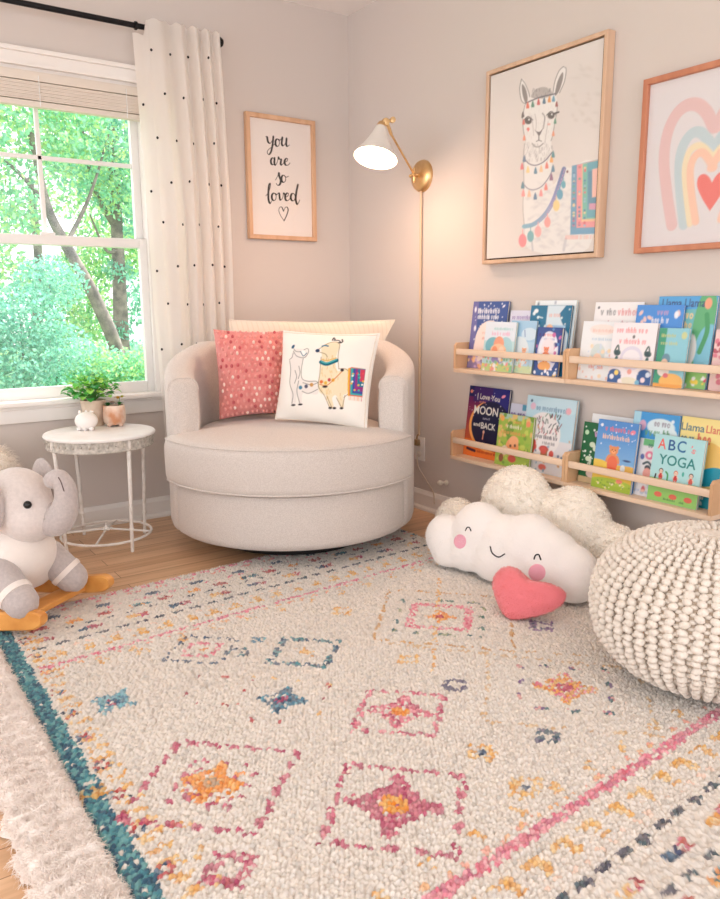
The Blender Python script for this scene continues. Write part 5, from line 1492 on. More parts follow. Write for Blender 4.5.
# ================================================================== PLUSH THINGS
def soft(name, balls, mats, parent, voxel=.009, smooth=10, tubes=(), rest=None):
    """one continuous stuffed surface grown from overlapping rounds"""
    mb = MB()
    for c_, r_, *M in balls:
        mb.ball(c_, r_, 20, 14, M=M[0] if M else None)
    for pts, rad in tubes:
        mb.tube(pts, rad, 14)
    o = build(name, mb, mats, parent)
    rm = o.modifiers.new('union', 'REMESH'); rm.mode = 'VOXEL'; rm.voxel_size = voxel; rm.use_smooth_shade = True
    s_ = o.modifiers.new('soften', 'SMOOTH'); s_.iterations = smooth; s_.factor = .5
    if rest is not None:                         # flattened where it rests
        dg = bpy.context.evaluated_depsgraph_get(); dg.update()
        me = bpy.data.meshes.new_from_object(o.evaluated_get(dg))
        o.modifiers.clear()
        V = np.empty(len(me.vertices)*3, np.float32); me.vertices.foreach_get('co', V); V = V.reshape(-1, 3)
        z0 = rest-o['_o'][2]
        V[:, 2] = np.where(V[:, 2] < z0+.02, z0+.02*np.exp((np.minimum(V[:, 2], z0+.02)-z0-.02)/.02), V[:, 2])
        me.vertices.foreach_set('co', V.ravel()); me.update()
        o.data = me
        o.data.name = name
    return o

def surface_points(o, n, seed=0):
    """random points with normals on the evaluated surface, world coordinates"""
    dg = bpy.context.evaluated_depsgraph_get()
    dg.update()
    ev = o.evaluated_get(dg)
    me = ev.to_mesh()
    me.calc_loop_triangles()
    V = np.empty(len(me.vertices)*3, np.float32); me.vertices.foreach_get('co', V); V = V.reshape(-1, 3)
    N = np.empty(len(me.vertices)*3, np.float32); me.vertices.foreach_get('normal', N); N = N.reshape(-1, 3)
    T = np.empty(len(me.loop_triangles)*3, np.int32); me.loop_triangles.foreach_get('vertices', T); T = T.reshape(-1, 3)
    ev.to_mesh_clear()
    A = V[T]
    ar = np.linalg.norm(np.cross(A[:, 1]-A[:, 0], A[:, 2]-A[:, 0]), axis=1)
    g = np.random.default_rng(seed)
    k = g.choice(len(T), n, p=ar/ar.sum())
    u, v = g.random(n), g.random(n)
    f = u+v > 1; u[f], v[f] = 1-u[f], 1-v[f]
    w_ = 1-u-v
    P = A[k, 0]*w_[:, None]+A[k, 1]*u[:, None]+A[k, 2]*v[:, None]
    Nn = N[T[k]]; Nn = Nn[:, 0]*w_[:, None]+Nn[:, 1]*u[:, None]+Nn[:, 2]*v[:, None]
    return P+np.array(o['_o']), Nn/np.linalg.norm(Nn, axis=1)[:, None]

class Caster:
    def __init__(self, o):
        from mathutils.bvhtree import BVHTree
        dg = bpy.context.evaluated_depsgraph_get(); dg.update()
        ev = o.evaluated_get(dg); me = ev.to_mesh()
        off = np.array(o['_o'])
        self.t = BVHTree.FromPolygons([tuple(np.array(v.co)+off) for v in me.vertices], [tuple(p.vertices) for p in me.polygons])
        ev.to_mesh_clear()
    def __call__(self, px, py):
        d = (px-360)*RGT-(py-449.5)*UPV+FPX*FWD
        d = d/np.linalg.norm(d)
        h = self.t.ray_cast(Vector(CAM), Vector(d))
        return (np.array(h[0]), np.array(h[1])) if h[0] is not None else None

def patch(name, cast, px, py, rx, ry, m_, parent, lift=.002):
    """a round patch sewn on a soft surface"""
    rows = []
    for s_ in np.linspace(.02, 1, 7):
        row = []
        for t_ in np.linspace(0, 2*PI, 25)[:-1]:
            h = cast(px+rx*s_*math.cos(t_), py+ry*s_*math.sin(t_))
            row.append(h[0]+h[1]*(lift if s_ < .99 else 0))
        rows.append(row)
    return build(name, MB().grid(np.array(rows), closed_v=True), m_, parent)
def stitched(name, cast, P_, r_, m_, parent):
    pts = []
    for x, y in catmull(P_, 8):
        h = cast(x, y); pts.append(h[0]+h[1]*r_*.3)
    return build(name, MB().tube(pts, r_, 8), m_, parent)

# ---- smiling cloud pillow
M_velvet = mat('white_plush', (246, 240, 236), 0.95, bump=.35, bscale=160, sheen=.5, spec=.15, bdist=.004)
M_fleece = mat('cream_fleece', (250, 242, 231), 0.95, bump=.6, bscale=90, sheen=.4, spec=.1, bdist=.008)
M_fibre = mat_translucent('fleece_fibre', (255, 250, 243), .5, rough=.95)
cb0, cb1 = np.array([.525, 1.385, 0.0]), np.array([.385, 2.02, 0.0])
cu_ = (cb1-cb0)/np.linalg.norm(cb1-cb0)
cn_ = np.array([cu_[1], -cu_[0], 0.0])
cl_ = math.radians(17)
cN = cn_*math.cos(cl_)+np.array([0, 0, 1])*math.sin(cl_)
cV = np.cross(cN, cu_); cV = cV if cV[2] > 0 else -cV
MC = np.stack([cu_, cV, cN], 1)
bl_n = cn_*math.cos(math.radians(8))+np.array([0, 0, math.sin(math.radians(8))])
def lobe(px, py, r, rn, base):
    rn = rn*.86
    p = on_plane(px, py, base, cN if base[0] > .4 else bl_n)
    p[2] = max(p[2], .020+min(r, rn)*1.0)
    return (p, (r, r, rn), MC)
front = [lobe(446, 536, .088, .075, cb0), lobe(479, 530, .108, .09, cb0), lobe(529, 549, .128, .10, cb0), lobe(570, 574, .105, .085, cb0),
         lobe(470, 550, .088, .08, cb0), lobe(498, 560, .10, .09, cb0), lobe(545, 578, .10, .09, cb0), lobe(450, 549, .08, .07, cb0), lobe(505, 541, .10, .09, cb0), lobe(551, 558, .105, .09, cb0), lobe(520, 571, .09, .085, cb0), lobe(572, 590, .08, .075, cb0)]
cl1 = thing('cloud_pillow', 'white smiling cloud pillow with pink cheeks on the rug under the shelves', 'pillow', (.46, 1.70, .015))
c1 = soft('body', front, M_velvet, cl1, .008, 26, rest=.0195)
cast = Caster(c1)
M_cheek = mat('cheek_pink', (240, 172, 190), .9, bump=.3, bscale=200, bdist=.002)
M_thread = mat('black_thread', (34, 30, 34), .7)
patch('cheek', cast, 460, 541.5, 6.2, 7.2, M_cheek, cl1)
patch('cheek', cast, 537, 572.5, 8.6, 8.6, M_cheek, cl1)
stitched('eye', cast, [(465.5, 530.5), (467.2, 527.6), (469.5, 527.6), (471, 530.8)], .0022, M_thread, cl1)
stitched('eye', cast, [(534.2, 559), (535.6, 555.4), (538.8, 554.8), (540.8, 559.6)], .0026, M_thread, cl1)
stitched('smile', cast, [(490.3, 546.5), (492.3, 553), (498.5, 557), (504.8, 554)], .0024, M_thread, cl1)
P, N_ = surface_points(c1, 9000, 3)
V, F = strands(P, N_, .0045, .0012, .2, 2)
link_mesh('plush_pile', V, F, mat('white_pile', (248, 243, 240), .95, spec=.1), cl1)['kind'] = 'stuff'

# ---- fleecy cloud pillow behind it
bb0 = np.array([.30, 1.40, 0])
back = [lobe(456, 520, .095, .07, bb0), lobe(516, 503, .150, .092, bb0), lobe(571, 526, .150, .092, bb0), lobe(612, 552, .105, .075, bb0),
        lobe(540, 545, .14, .09, bb0), lobe(488, 538, .11, .08, bb0), lobe(590, 568, .10, .08, bb0), lobe(545, 580, .11, .08, bb0)]
cl2 = thing('fleece_cloud_pillow', 'fluffy cream fleece cloud pillow behind the smiling white cloud', 'pillow', (.27, 1.80, .01))
c2 = soft('body', back, M_fleece, cl2, .010, 16, rest=.0195)
P, N_ = surface_points(c2, 34000, 5)
g5 = np.random.default_rng(4)
cid = (np.floor(P*70).astype(int) @ np.array([1, 57, 1313])) % 997
cv = g5.normal(size=(997, 3))*.75
V, F = strands(P, N_, .0075, .0050, .5, 2, .5, cv[cid])
link_mesh('fleece', V, F, M_fibre, cl2)['kind'] = 'stuff'

# ---- coral heart cushion
def fill_cushion(outline, th, nrm, rings=14):
    c_ = outline.mean(0)
    fr, bk = [], []
    for s_ in np.linspace(1, .0, rings):
        h = th/2*(1-s_**2.6)**.6
        fr.append(c_+(outline-c_)*s_+nrm*h); bk.append(c_+(outline-c_)*s_-nrm*h)
    return MB().grid(np.array(bk[::-1]+fr[1:]), closed_v=True)
ht = math.radians(42)
hn = cn_*math.cos(ht)+np.array([0, 0, 1])*math.sin(ht)
hb = np.array([.635, 1.945, .045])
zoomh = [(325, 574), (290, 540), (266, 480), (262, 440), (282, 402), (316, 388), (352, 396), (384, 424), (398, 436), (424, 446), (470, 452), (510, 466), (526, 492), (506, 524), (460, 550), (400, 566)]
oh = catmull([on_plane(x/3.6+420, y/3.6+460, hb, hn) for x, y in zoomh], 5, True)
dz = max(0, .02-oh[:, 2].min())
oh[:, 2] += dz
M_coral = mat('coral_plush', (238, 130, 138), 0.95, bump=.5, bscale=220, sheen=.6, spec=.15, bdist=.004)
he = thing('heart_pillow', 'small coral pink heart pillow leaning against the smiling cloud', 'pillow', (.63, 1.94, .015))
hob = build('body', fill_cushion(oh, .085, hn), M_coral, he)
P, N_ = surface_points(hob, 6000, 8)
V, F = strands(P, N_, .004, .0012, .2, 2)
link_mesh('plush_pile', V, F, mat('coral_pile', (244, 140, 140), .95, spec=.1), he)['kind'] = 'stuff'

# ================================================================== KNITTED POUF
PX, PY, PR, PH = .525, 2.465, .294, .385
pf = thing('knitted_pouf', 'large round cream knitted pouf at the right', 'pouf', (PX, PY, .030))
def pouf_rz(q, sc=1.0):
    return PR*sc*abs(math.cos(q))**(.80 if q > 0 else .66), .030+PH/2+(PH/2)*sc*math.copysign(abs(math.sin(q))**.90, math.sin(q))
M_rope = mat('cotton_rope', (238, 229, 219), 0.9, col2=(228, 217, 205), scale=60, bump=.4, bscale=160, spec=.2, bdist=.003)
M_core = mat('pouf_core', (198, 180, 162), 0.95)
build('core', MB().lathe(PX, PY, [pouf_rz(q, .975) for q in np.linspace(-PI/2+.02, PI/2-.01, 40)], 64), M_core, pf)
qs = np.linspace(-PI/2, PI/2, 800)
rz = np.array([pouf_rz(q) for q in qs])
sl = np.concatenate([[0], np.cumsum(np.hypot(*np.diff(rz, axis=0).T))])
NC = 54
pitch = .0180
nb = int(sl[-1]/pitch)
th = np.linspace(0.001, PI-.001, 6); ph = np.linspace(0, 2*PI, 9)[:-1]
unit = np.stack([np.sin(th)[:, None]*np.cos(ph), np.sin(th)[:, None]*np.sin(ph), np.cos(th)[:, None]*np.ones(8)], -1).reshape(-1, 3)
uf = np.array([(i*8+j, i*8+(j+1) % 8, (i+1)*8+(j+1) % 8, (i+1)*8+j) for i in range(5) for j in range(8)])
VV, FF, nn = [], [], 0
for j in range(1, nb):
    s_ = j*pitch
    r_, z_ = np.interp(s_, sl, rz[:, 0]), np.interp(s_, sl, rz[:, 1])
    r2, z2 = np.interp(s_+.002, sl, rz[:, 0]), np.interp(s_+.002, sl, rz[:, 1])
    tz = np.array([r2-r_, z2-z_]); tz /= np.linalg.norm(tz)
    f = r_/PR
    if f < .20 and j > nb/2 or f < .1: continue
    step = 1 if f > .42 else 2
    for k in range(0, NC, step):
        for typ in (0, 1):
            a_ = 2*PI*(k+(.5*step if typ else 0))/NC
            w_ = step*2*PI*r_/NC
            er = np.array([math.cos(a_), math.sin(a_), 0]); et = np.array([-math.sin(a_), math.cos(a_), 0])
            tn = er*tz[0]+np.array([0, 0, tz[1]])
            nm = np.cross(et, tn); nm = nm if nm @ (er+np.array([0, 0, .3*np.sign(z_-.2)])) > 0 else -nm
            if typ == 0:
                sg = 1 if (j % 2) else -1
                c_ = np.array([PX, PY, 0])+er*r_+np.array([0, 0, z_])+et*sg*w_*.05+nm*.001
                ax1 = et*math.cos(.35*sg)+tn*math.sin(.35*sg); ax2 = np.cross(nm, ax1)
                M_ = np.stack([ax1*min(.0150, w_*.43), ax2*.0108, nm*.0110], 1)
            else:
                c_ = np.array([PX, PY, 0])+er*r_+np.array([0, 0, z_])+tn*pitch*.5-nm*.008
                M_ = np.stack([et*min(.0110, w_*.36), tn*.0062, nm*.0075], 1)
            VV.append(unit @ M_.T*(1+.06*rng.normal())+c_+rng.normal(size=3)*.0007)
            FF.append(uf+nn); nn += len(unit)
link_mesh('knit_cover', np.concatenate(VV), np.concatenate(FF), M_rope, pf)
gt = MB()
for k in range(27):
    a_ = 2*PI*k/27
    gt.tube([(PX+.006*math.cos(a_), PY+.006*math.sin(a_), .030+PH-.010), (PX+.03*math.cos(a_), PY+.03*math.sin(a_), .030+PH-.003), (PX+.064*math.cos(a_), PY+.064*math.sin(a_), .030+PH-.008)], .0058, 7)
build('gathered_centre', gt, M_rope, pf)

# ================================================================== PATTERNED RUG
GX0, GX1, GY0, GY1 = .33, 2.042, .885, 3.10
cxs, cys = .0108, .0080
ni, nj = int((GX1-GX0)/cxs)+1, int((GY1-GY0)/cys)+1
gr_ = np.random.default_rng(21)
tx = GX0+(np.arange(ni)[:, None]+.5+(np.arange(nj)[None, :] % 2)*.5)*cxs+gr_.uniform(-.25, .25, (ni, nj))*cxs
ty = GY0+(np.arange(nj)[None, :]+.5)*cys+gr_.uniform(-.25, .25, (ni, nj))*cys
cream = lin((235, 226, 217))
TC = cream*(1+gr_.uniform(-.10, .05, (ni, nj, 1))-.16*(gr_.random((ni, nj, 1)) < .10))*np.array([1, 1, 1.0])+gr_.uniform(-.015, .015, (ni, nj, 1))*np.array([1.0, .2, -.8])  # some tufts darkened at random, painting in shade between the stitches
def dye(mask, cols, keep=.85, fast=0.68):
    m_ = mask & (gr_.random((ni, nj)) < keep)
    cc = np.array([lin(c) for c in cols])
    k_ = (fast+(.94-fast)*gr_.random((ni, nj, 1)))[m_]          # yarn dyed unevenly over the cream
    TC[m_] = TC[m_]*(1-k_)+cc[gr_.integers(0, len(cc), (ni, nj))][m_]*k_
tyg = ty                                   # tuft rows; the rug lies very slightly askew
SKEW = .062
ty = tyg+SKEW*(tx-1.3)
teal = [(44, 116, 136), (62, 140, 152), (28, 84, 112), (104, 166, 170)]
mag = [(196, 80, 116), (176, 60, 100), (214, 120, 140)]
org = [(240, 156, 60), (234, 140, 44), (244, 186, 110)]
pnk = [(232, 130, 152), (222, 104, 130), (240, 166, 178)]
nav = [(48, 84, 118), (64, 104, 136), (40, 66, 96)]
yel = [(238, 188, 112), (226, 164, 84), (240, 206, 150)]
red = [(190, 70, 76), (206, 96, 84), (160, 52, 70)]
dk = [(52, 62, 82), (40, 78, 92), (70, 70, 92)]
def diam(cx, cy, a, b=None):
    return np.abs(tx-cx)/a+np.abs(ty-cy)/(b or a)
def dash(v, period, duty, off=0.0):
    return ((v/period+off) % 1) < duty
# left border: a teal band with orange ticks inside it
wob = .004*np.sin(ty*40)
dye((tx > 1.991+wob), teal, .96, .92)
dye((tx > 1.982) & (np.abs(ty-2.02) < .02), yel, .7)
dye((tx > 1.93) & (tx < 1.98) & dash(ty, .045, .5), yel, .62)
dye((tx > 1.95) & (tx < 1.985) & dash(ty, .13, .3, .3), red+nav, .6)
dye((tx > 1.88) & (tx < 1.94) & dash(ty, .09, .35, .5) & (ty > 2.2), yel, .35)
for far in (True, False):
    yy = tyg if far else 3.963-tyg                # the two end borders mirror each other
    lim = tx < 1.978
    def row(y, h): return lim & (np.abs(yy-y) < h)
    dye(row(.905, .014) & dash(tx, .06, .6), pnk, .75)
    dye(row(.938, .008) & dash(tx, .11, .5), [(240, 170, 150), (226, 140, 150)], .7)
    dye(row(.985, .010) & dash(tx, .17, .30, .2), nav, .9)
    dye(row(1.010, .007) & dash(tx, .045, .6), pnk+[(240, 200, 200)], .55)
    dye(row(1.055, .015) & dash(tx, .21, .24), red, .9); dye(row(1.055, .013) & dash(tx, .21, .22, .5), org, .85); dye(row(1.055, .012) & dash(tx, .42, .14, .3), teal, .9)
    dye(row(1.095, .006) & dash(tx, .07, .5), dk, .7)
    dye(row(1.140, .014) & dash(tx, .15, .28, .4), red+mag, .8); dye(row(1.140, .012) & dash(tx, .3, .15, .1), nav, .9); dye(row(1.140, .013) & dash(tx, .3, .14, .6), yel, .9)
    dye(row(1.196, .0085) & dash(tx, .062, .62), dk, .95)
    dye(row(1.268, .022) & dash(tx, .082, .30), yel, .85); dye(row(1.286, .007) & dash(tx, .082, .62), yel, .6)
    dye(row(1.232, .008) & dash(tx, .04, .4), [(244, 214, 196)], .6)
    dye(row(1.335, .0085 if far else .0125), pnk+[(206, 110, 140)], .7 if far else .92); dye(row(1.362, .007) & dash(tx, .05, .5), [(244, 190, 140), (240, 170, 150)], .6)
    dye(row(1.400, .016) & dash(tx, .12, .25), yel, .5)
def ring(cx, cy, a, b, w_, cols, keep=.8, duty=.62, per=.040):
    d = diam(cx, cy, a, b)
    m_ = (np.abs(d-1)*min(a, b)*.707 < w_)
    dye(m_ & dash(tx-cx+(ty-cy)*.01, per, duty), cols, keep)
def star(cx, cy, r, cols, core, keep=.9):
    dx, dy = np.abs(tx-cx), np.abs(ty-cy)
    ang = np.arctan2(ty-cy, tx-cx); d = np.hypot(dx, dy)
    dye(d < r*(.84+.22*np.cos(4*ang+PI)+.10*np.cos(8*ang)), cols, keep); dye(d < r*.30, core, .95)
def frame_sq(cx, cy, a, w_, cols, keep=.8, duty=.62, per=.035):
    """a square set on its corner, drawn with stitches along its sides"""
    ring(cx, cy, a, a, w_, cols, keep, duty, per)
ring(1.793, 2.135, .202, .190, .008, mag, .9, .7, .036); ring(1.793, 2.135, .105, .10, .007, mag, .6, .5, .03); star(1.793, 2.128, .062, org, [(190, 170, 150)], .95); dye((diam(1.80, 2.14, .08) < 1) & (diam(1.793, 2.128, .055) > 1), org+mag, .3)
ring(1.522, 2.418, .178, .176, .008, mag, .9, .7, .036); star(1.522, 2.411, .088, mag, yel, .92); dye(np.hypot(tx-1.522, ty-2.411) < .03, yel+org, .8)
ring(1.294, 2.132, .142, .13, .0085, pnk+mag, .85, .75, .036); star(1.294, 2.132, .072, pnk+mag, org, .8)
ring(1.556, 1.521, .118, .11, .0065, nav, .85, .6, .028); ring(1.556, 1.521, .06, .056, .008, pnk, .85, .8); dye(diam(1.556, 1.521, .018) < 1, org, .8)
ring(1.316, 1.708, .118, .112, .0105, nav+teal, .9, .75, .05); dye(diam(1.316, 1.708, .018) < 1, yel, .8); dye(diam(1.316, 1.708, .05) < 1, yel, .12)
star(1.862, 1.671, .056, [(90, 162, 186), (62, 130, 160), (120, 186, 200)], mag+nav, .9); star(1.505, 1.912, .058, [(90, 162, 186), (62, 130, 160), (40, 90, 120)], mag+nav, .9)
ring(1.62, 1.77, .10, .10, .006, red, .45, .35, .06); ring(1.505, 1.912, .15, .15, .006, red+yel, .4, .3, .05)
dye(np.hypot(tx-1.476, ty-1.60) < .030, nav+teal, .6); dye(np.hypot(tx-1.39, ty-1.555) < .022, [(120, 186, 200), (62, 130, 160)], .7)
ring(.831, 1.741, .128, .128, .0125, pnk, .9, .85); star(.831, 1.741, .045, org, mag, .85); ring(.831, 1.741, .19, .19, .008, [(46, 104, 112), (70, 120, 110), (150, 160, 120)], .75, .45, .06); ring(.82, 1.755, .285, .30, .0055, [(204, 152, 90), (222, 178, 120)], .8, .7, .05)
star(.867, 2.286, .075, org+pnk+yel, mag, .85); ring(.867, 2.286, .165, .16, .008, [(46, 104, 112), (120, 90, 140), (222, 160, 160)], .7, .4, .06); ring(.867, 2.286, .29, .28, .0055, [(214, 176, 130), (232, 206, 170)], .7, .6, .05)
for x_, y_, r_, c1_, c2_ in ((1.092, 2.107, .034, [(84, 82, 118), (110, 104, 130)], None), (1.252, 2.379, .034, yel, nav), (1.261, 2.523, .036, yel, nav), (1.873, 2.386, .048, mag, None), (1.06, 1.52, .035, yel, None), (1.30, 2.53, .016, yel, None), (1.10, 1.92, .03, yel, None), (.62, 1.98, .04, [(110, 80, 130), (150, 120, 160), (90, 100, 130)], None), (1.72, 1.42, .022, yel, None), (1.08, 2.42, .03, [(84, 82, 118), (50, 90, 110)], None)):
    d = np.abs(tx-x_)+np.abs(ty-y_)
    dye((d < r_*1.3) & (d > r_*.55), c1_, .7)
    if c2_: dye(d < r_*.4, c2_, .9)
for x0_, y0_, x1_, y1_, c_ in ((.60, 1.47, 1.10, 2.02, yel), (1.09, 1.80, .60, 2.36, [(222, 190, 150)])):
    t_ = ((tx-x0_)*(x1_-x0_)+(ty-y0_)*(y1_-y0_))/((x1_-x0_)**2+(y1_-y0_)**2)
    d = np.hypot(tx-x0_-t_*(x1_-x0_), ty-y0_-t_*(y1_-y0_))
    dye((d < .007) & (t_ > 0) & (t_ < 1), c_, .45)
xs = np.arange(GX0, GX1+.001, .0030)
ys = np.concatenate([np.arange(GY0, 1.75, .0040), np.arange(1.75, 2.78, .0028), np.arange(2.78, GY1+.004, .006)])
GXX, GYY = np.meshgrid(xs, ys, indexing='ij')
ci = np.clip(((GXX-GX0)/cxs).astype(int), 0, ni-1); cj = np.clip(((GYY-GY0)/cys).astype(int), 0, nj-1)
best = np.full(GXX.shape, 9.0); bi = ci.copy(); bj = cj.copy()
for di in (-2, -1, 0, 1):
    for dj in (-1, 0, 1):
        i2 = np.clip(ci+di, 0, ni-1); j2 = np.clip(cj+dj, 0, nj-1)
        d = ((GXX-tx[i2, j2])/.0056)**2+((GYY-tyg[i2, j2])/.0045)**2
        k_ = d < best
        best = np.where(k_, d, best); bi = np.where(k_, i2, bi); bj = np.where(k_, j2, bj)
hv = .0090+.0045*gr_.random((ni, nj))
ZZ = .0055+hv[bi, bj]*np.clip(1-best*.66, 0, 1)**.7
edge = np.minimum(np.minimum(GXX-GX0, xs[-1]-GXX), np.minimum(GYY-GY0, ys[-1]-GYY))
ZZ = np.where(edge < .004, .001, ZZ)
PR_ = np.stack([GXX, GYY+SKEW*(GXX-1.3), ZZ], -1)
i = np.arange(GXX.size).reshape(GXX.shape)
FQ = np.stack([i[:-1, :-1], i[1:, :-1], i[1:, 1:], i[:-1, 1:]], -1).reshape(-1, 4)
M_rug = mat('rug_wool', (236, 224, 210), 0.95, attr=True, spec=.1, bump=.35, bscale=500, bdist=.002, sheen=.2)
rug = link_mesh('patterned_rug', PR_.reshape(-1, 3), FQ, M_rug, None, colors=TC[bi, bj].reshape(-1, 3), origin=((GX0+GX1)/2, (GY0+GY1)/2, 0))
tag(rug, 'cream wool rug with coloured diamonds and a teal border, covering the floor', 'rug')

# ---- fluffy shag strip along its left side
SX0, SX1, SY0, SY1 = 2.046, 2.168, 1.14, 3.05
sh = thing('shag_rug', 'fluffy cream shag rug along the left edge of the patterned rug', 'rug', ((SX0+SX1)/2, (SY0+SY1)/2, 0))
build('backing', MB().box(SX0, SX1, SY0, SY1, .0005, .006, bev=.002), M_cream, sh)
# dense wool: a lumpy mound with ridges running across it, covered in short fibres
sx = np.linspace(SX0-.004, SX1+.012, 46); sy = np.linspace(SY0-.01, SY1+.01, 640)
SXX, SYY = np.meshgrid(sx, sy, indexing='ij')
gs = np.random.default_rng(8)
hh_ = np.zeros_like(SXX)
for _ in range(26):
    ky, kx, p_ = gs.uniform(90, 330), gs.uniform(-40, 40), gs.uniform(0, 6.28)
    hh_ += np.sin(SYY*ky+SXX*kx+p_+.8*np.sin(SXX*gs.uniform(20, 60)+p_))*(120/ky)**.7
hh_ /= np.abs(hh_).max()
side = np.clip(np.minimum(SXX-sx[0], sx[-1]-SXX+.0)/.022, 0, 1)**.5*np.clip(np.minimum(SYY-sy[0], sy[-1]-SYY)/.02, 0, 1)**.5
wob_ = .5+.5*np.sin(SYY*37)*np.sin(SYY*91)
SZZ = .004+side*(.026+.013*hh_)
SXX = SXX+(SXX > SX1-.01)*(.008*np.sin(SYY*53)+.006*np.sin(SYY*121))
i = np.arange(SXX.size).reshape(SXX.shape)
FQ = np.stack([i[:-1, :-1], i[1:, :-1], i[1:, 1:], i[:-1, 1:]], -1).reshape(-1, 4)
SP = np.stack([SXX, SYY, SZZ], -1)
M_shag = mat('shag_wool', (250, 240, 233), .95, spec=.1, sheen=.4, bump=.6, bscale=260, bdist=.006)
link_mesh('wool', SP.reshape(-1, 3), FQ, M_shag, sh)
n_s = 42000
q1, q2 = gs.integers(0, 45, n_s), gs.integers(0, 639, n_s)
f1, f2 = gs.random((n_s, 1)), gs.random((n_s, 1))
P = SP[q1, q2]*(1-f1)*(1-f2)+SP[q1+1, q2]*f1*(1-f2)+SP[q1, q2+1]*(1-f1)*f2+SP[q1+1, q2+1]*f1*f2
N_ = np.cross(SP[q1+1, q2]-SP[q1, q2], SP[q1, q2+1]-SP[q1, q2]); N_ /= np.linalg.norm(N_, axis=1)[:, None]
N_ = N_*.6+np.array([.25, 0, .5]); N_ /= np.linalg.norm(N_, axis=1)[:, None]
cid = (np.floor(P[:, 0]*60).astype(int)*131+np.floor(P[:, 1]*80).astype(int)*17) % 991
cv = gs.normal(size=(991, 3))*.6
V, F = strands(P, N_, .013, .0024, .7, 3, .5, cv[cid])
V[:, 2] = np.maximum(V[:, 2], .003)
V[:, 0] = np.maximum(V[:, 0], 2.030)
link_mesh('pile', V, F, mat_translucent('shag_fibre', (252, 243, 237), .3, rough=.95), sh)['kind'] = 'stuff'

# ================================================================== ROCKING ELEPHANT
EF = np.array([-.6, .8, 0]); EO = np.array([2.0114, .8093, 0.0])-EF*.03; EL = np.array([-.8, -.6, 0]); EZ = np.array([0, 0, 1.0])
def E(x, y, z): return EO+EF*x+EL*y+EZ*z
ME = np.stack([EF, EL, EZ], 1)
ep = thing('rocking_elephant', 'grey plush elephant rocker on wooden rockers at the left edge', 'rocking toy', (EO[0], EO[1], .0))
M_grey = mat('grey_plush', (224, 213, 209), 0.95, col2=(216, 205, 201), scale=90, bump=.4, bscale=200, sheen=.5, spec=.15, bdist=.003)
M_dgrey = mat('dark_grey_plush', (196, 184, 181), 0.95, col2=(184, 173, 171), scale=110, bump=.5, bscale=220, sheen=.5, spec=.15, bdist=.003)
M_pale = mat('pale_plush', (238, 227, 220), 0.95, bump=.5, bscale=160, sheen=.5, spec=.15, bdist=.004)
M_amber = mat_wood('amber_wood', (226, 160, 84), (206, 134, 60), axis=0, scale=.7, rough=.4)
def ecam(px, py, x, y=0.0):
    return on_plane(px, py, E(x, y, .3), np.array([.567, .823, 0]))
body = soft('body', [(E(.10, 0, .225), (.165, .125, .115), ME), (E(-.08, 0, .24), (.18, .145, .135), ME), (E(.195, -.015, .225), (.10, .128, .105), ME), (E(.17, .0, .165), (.09, .09, .07), ME), (E(.16, .04, .135), (.085, .09, .05), ME)], M_pale, ep, .010, 10)
head = soft('head', [(E(.200, -.015, .395), (.108, .112, .112), ME), (E(.252, -.02, .355), (.085, .092, .085), ME)], M_grey, ep, .009, 10)
tp = [ecam(39, 512, .31), ecam(53, 521, .34), ecam(62.5, 514, .36), ecam(66, 500, .365), ecam(64.5, 487, .365), ecam(58.5, 478.5, .365), ecam(52.5, 480, .36)]
tp = catmull(tp, 4)
trunk = build('trunk', MB().tube(tp, np.interp(np.linspace(0, 1, len(tp)), [0, .25, .5, .75, 1], [.05, .050, .036, .031, .027]), 18), M_dgrey, ep)
cT = Caster(trunk)
stitched('nostril_seam', cT, [(58.5, 477.5), (61, 482), (64, 491)], .002, mat('seam_brown', (96, 78, 76), .9), trunk)
def flat_ear(nm, c_, rx, ry, rz, M_, mats):
    return soft(nm, [(c_, (rx, ry, rz), M_)], mats, ep, .006, 4)
def rotz(a): return np.array([[math.cos(a), -math.sin(a), 0], [math.sin(a), math.cos(a), 0], [0, 0, 1]])
e1 = flat_ear('ear', E(.205, -.140, .41), .052, .020, .088, ME @ rotz(.45), M_dgrey)
build('ear_lining', MB().ball(E(.214, -.153, .445), (.034, .012, .040), 18, 12, M=ME @ rotz(.45)), mat('ear_pink', (222, 196, 190), .95, bump=.4, bscale=200), e1)
e2 = flat_ear('ear', E(.195, .118, .425), .085, .020, .088, ME @ rotz(-.45), M_dgrey)
cH = Caster(head)
h = cH(27.5, 505)
M_eye = mat('black_glass', (16, 14, 16), .08)
build('eye', MB().ball(h[0]+h[1]*.002, .0125, 18, 12), M_eye, ep)
q = h[0]-EO; mir = E(q @ EF - .035, .100, q[2])
build('eye', MB().ball(mir, .0125, 18, 12), M_eye, ep)
hdl = build('handle', MB().tube([E(.10, -.20, .43), E(.10, .20, .43)], .011, 12), M_amber, ep)
for s_ in (-1, 1):
    build('handle_cap', MB().tube([E(.10, .20*s_, .43), E(.10, .222*s_, .43)], .016, 14), M_black, hdl)
for s_, P_ in ((-1, [E(.215, -.125, .195), E(.265, -.142, .16), E(.315, -.155, .128)]), (1, [E(.215, .082, .19), E(.250, .098, .148), E(.285, .110, .110)]),
               (-1, [E(-.16, -.09, .25), E(-.23, -.135, .18), E(-.29, -.155, .125)]), (1, [E(-.16, .09, .25), E(-.23, .135, .18), E(-.29, .155, .125)])):
    Q = catmull(P_, 6)
    lg_ = build('leg', MB().tube(Q, np.linspace(.056, .051, len(Q)), 18), M_dgrey, ep)
    a_ = Q[-5]; b_ = Q[-3]
    d_ = (b_-a_)
    build('foot_band', MB().tube([a_, a_+d_*.5, b_], [.0555, .0558, .0545], 24, round_ends=False), M_pale, lg_)
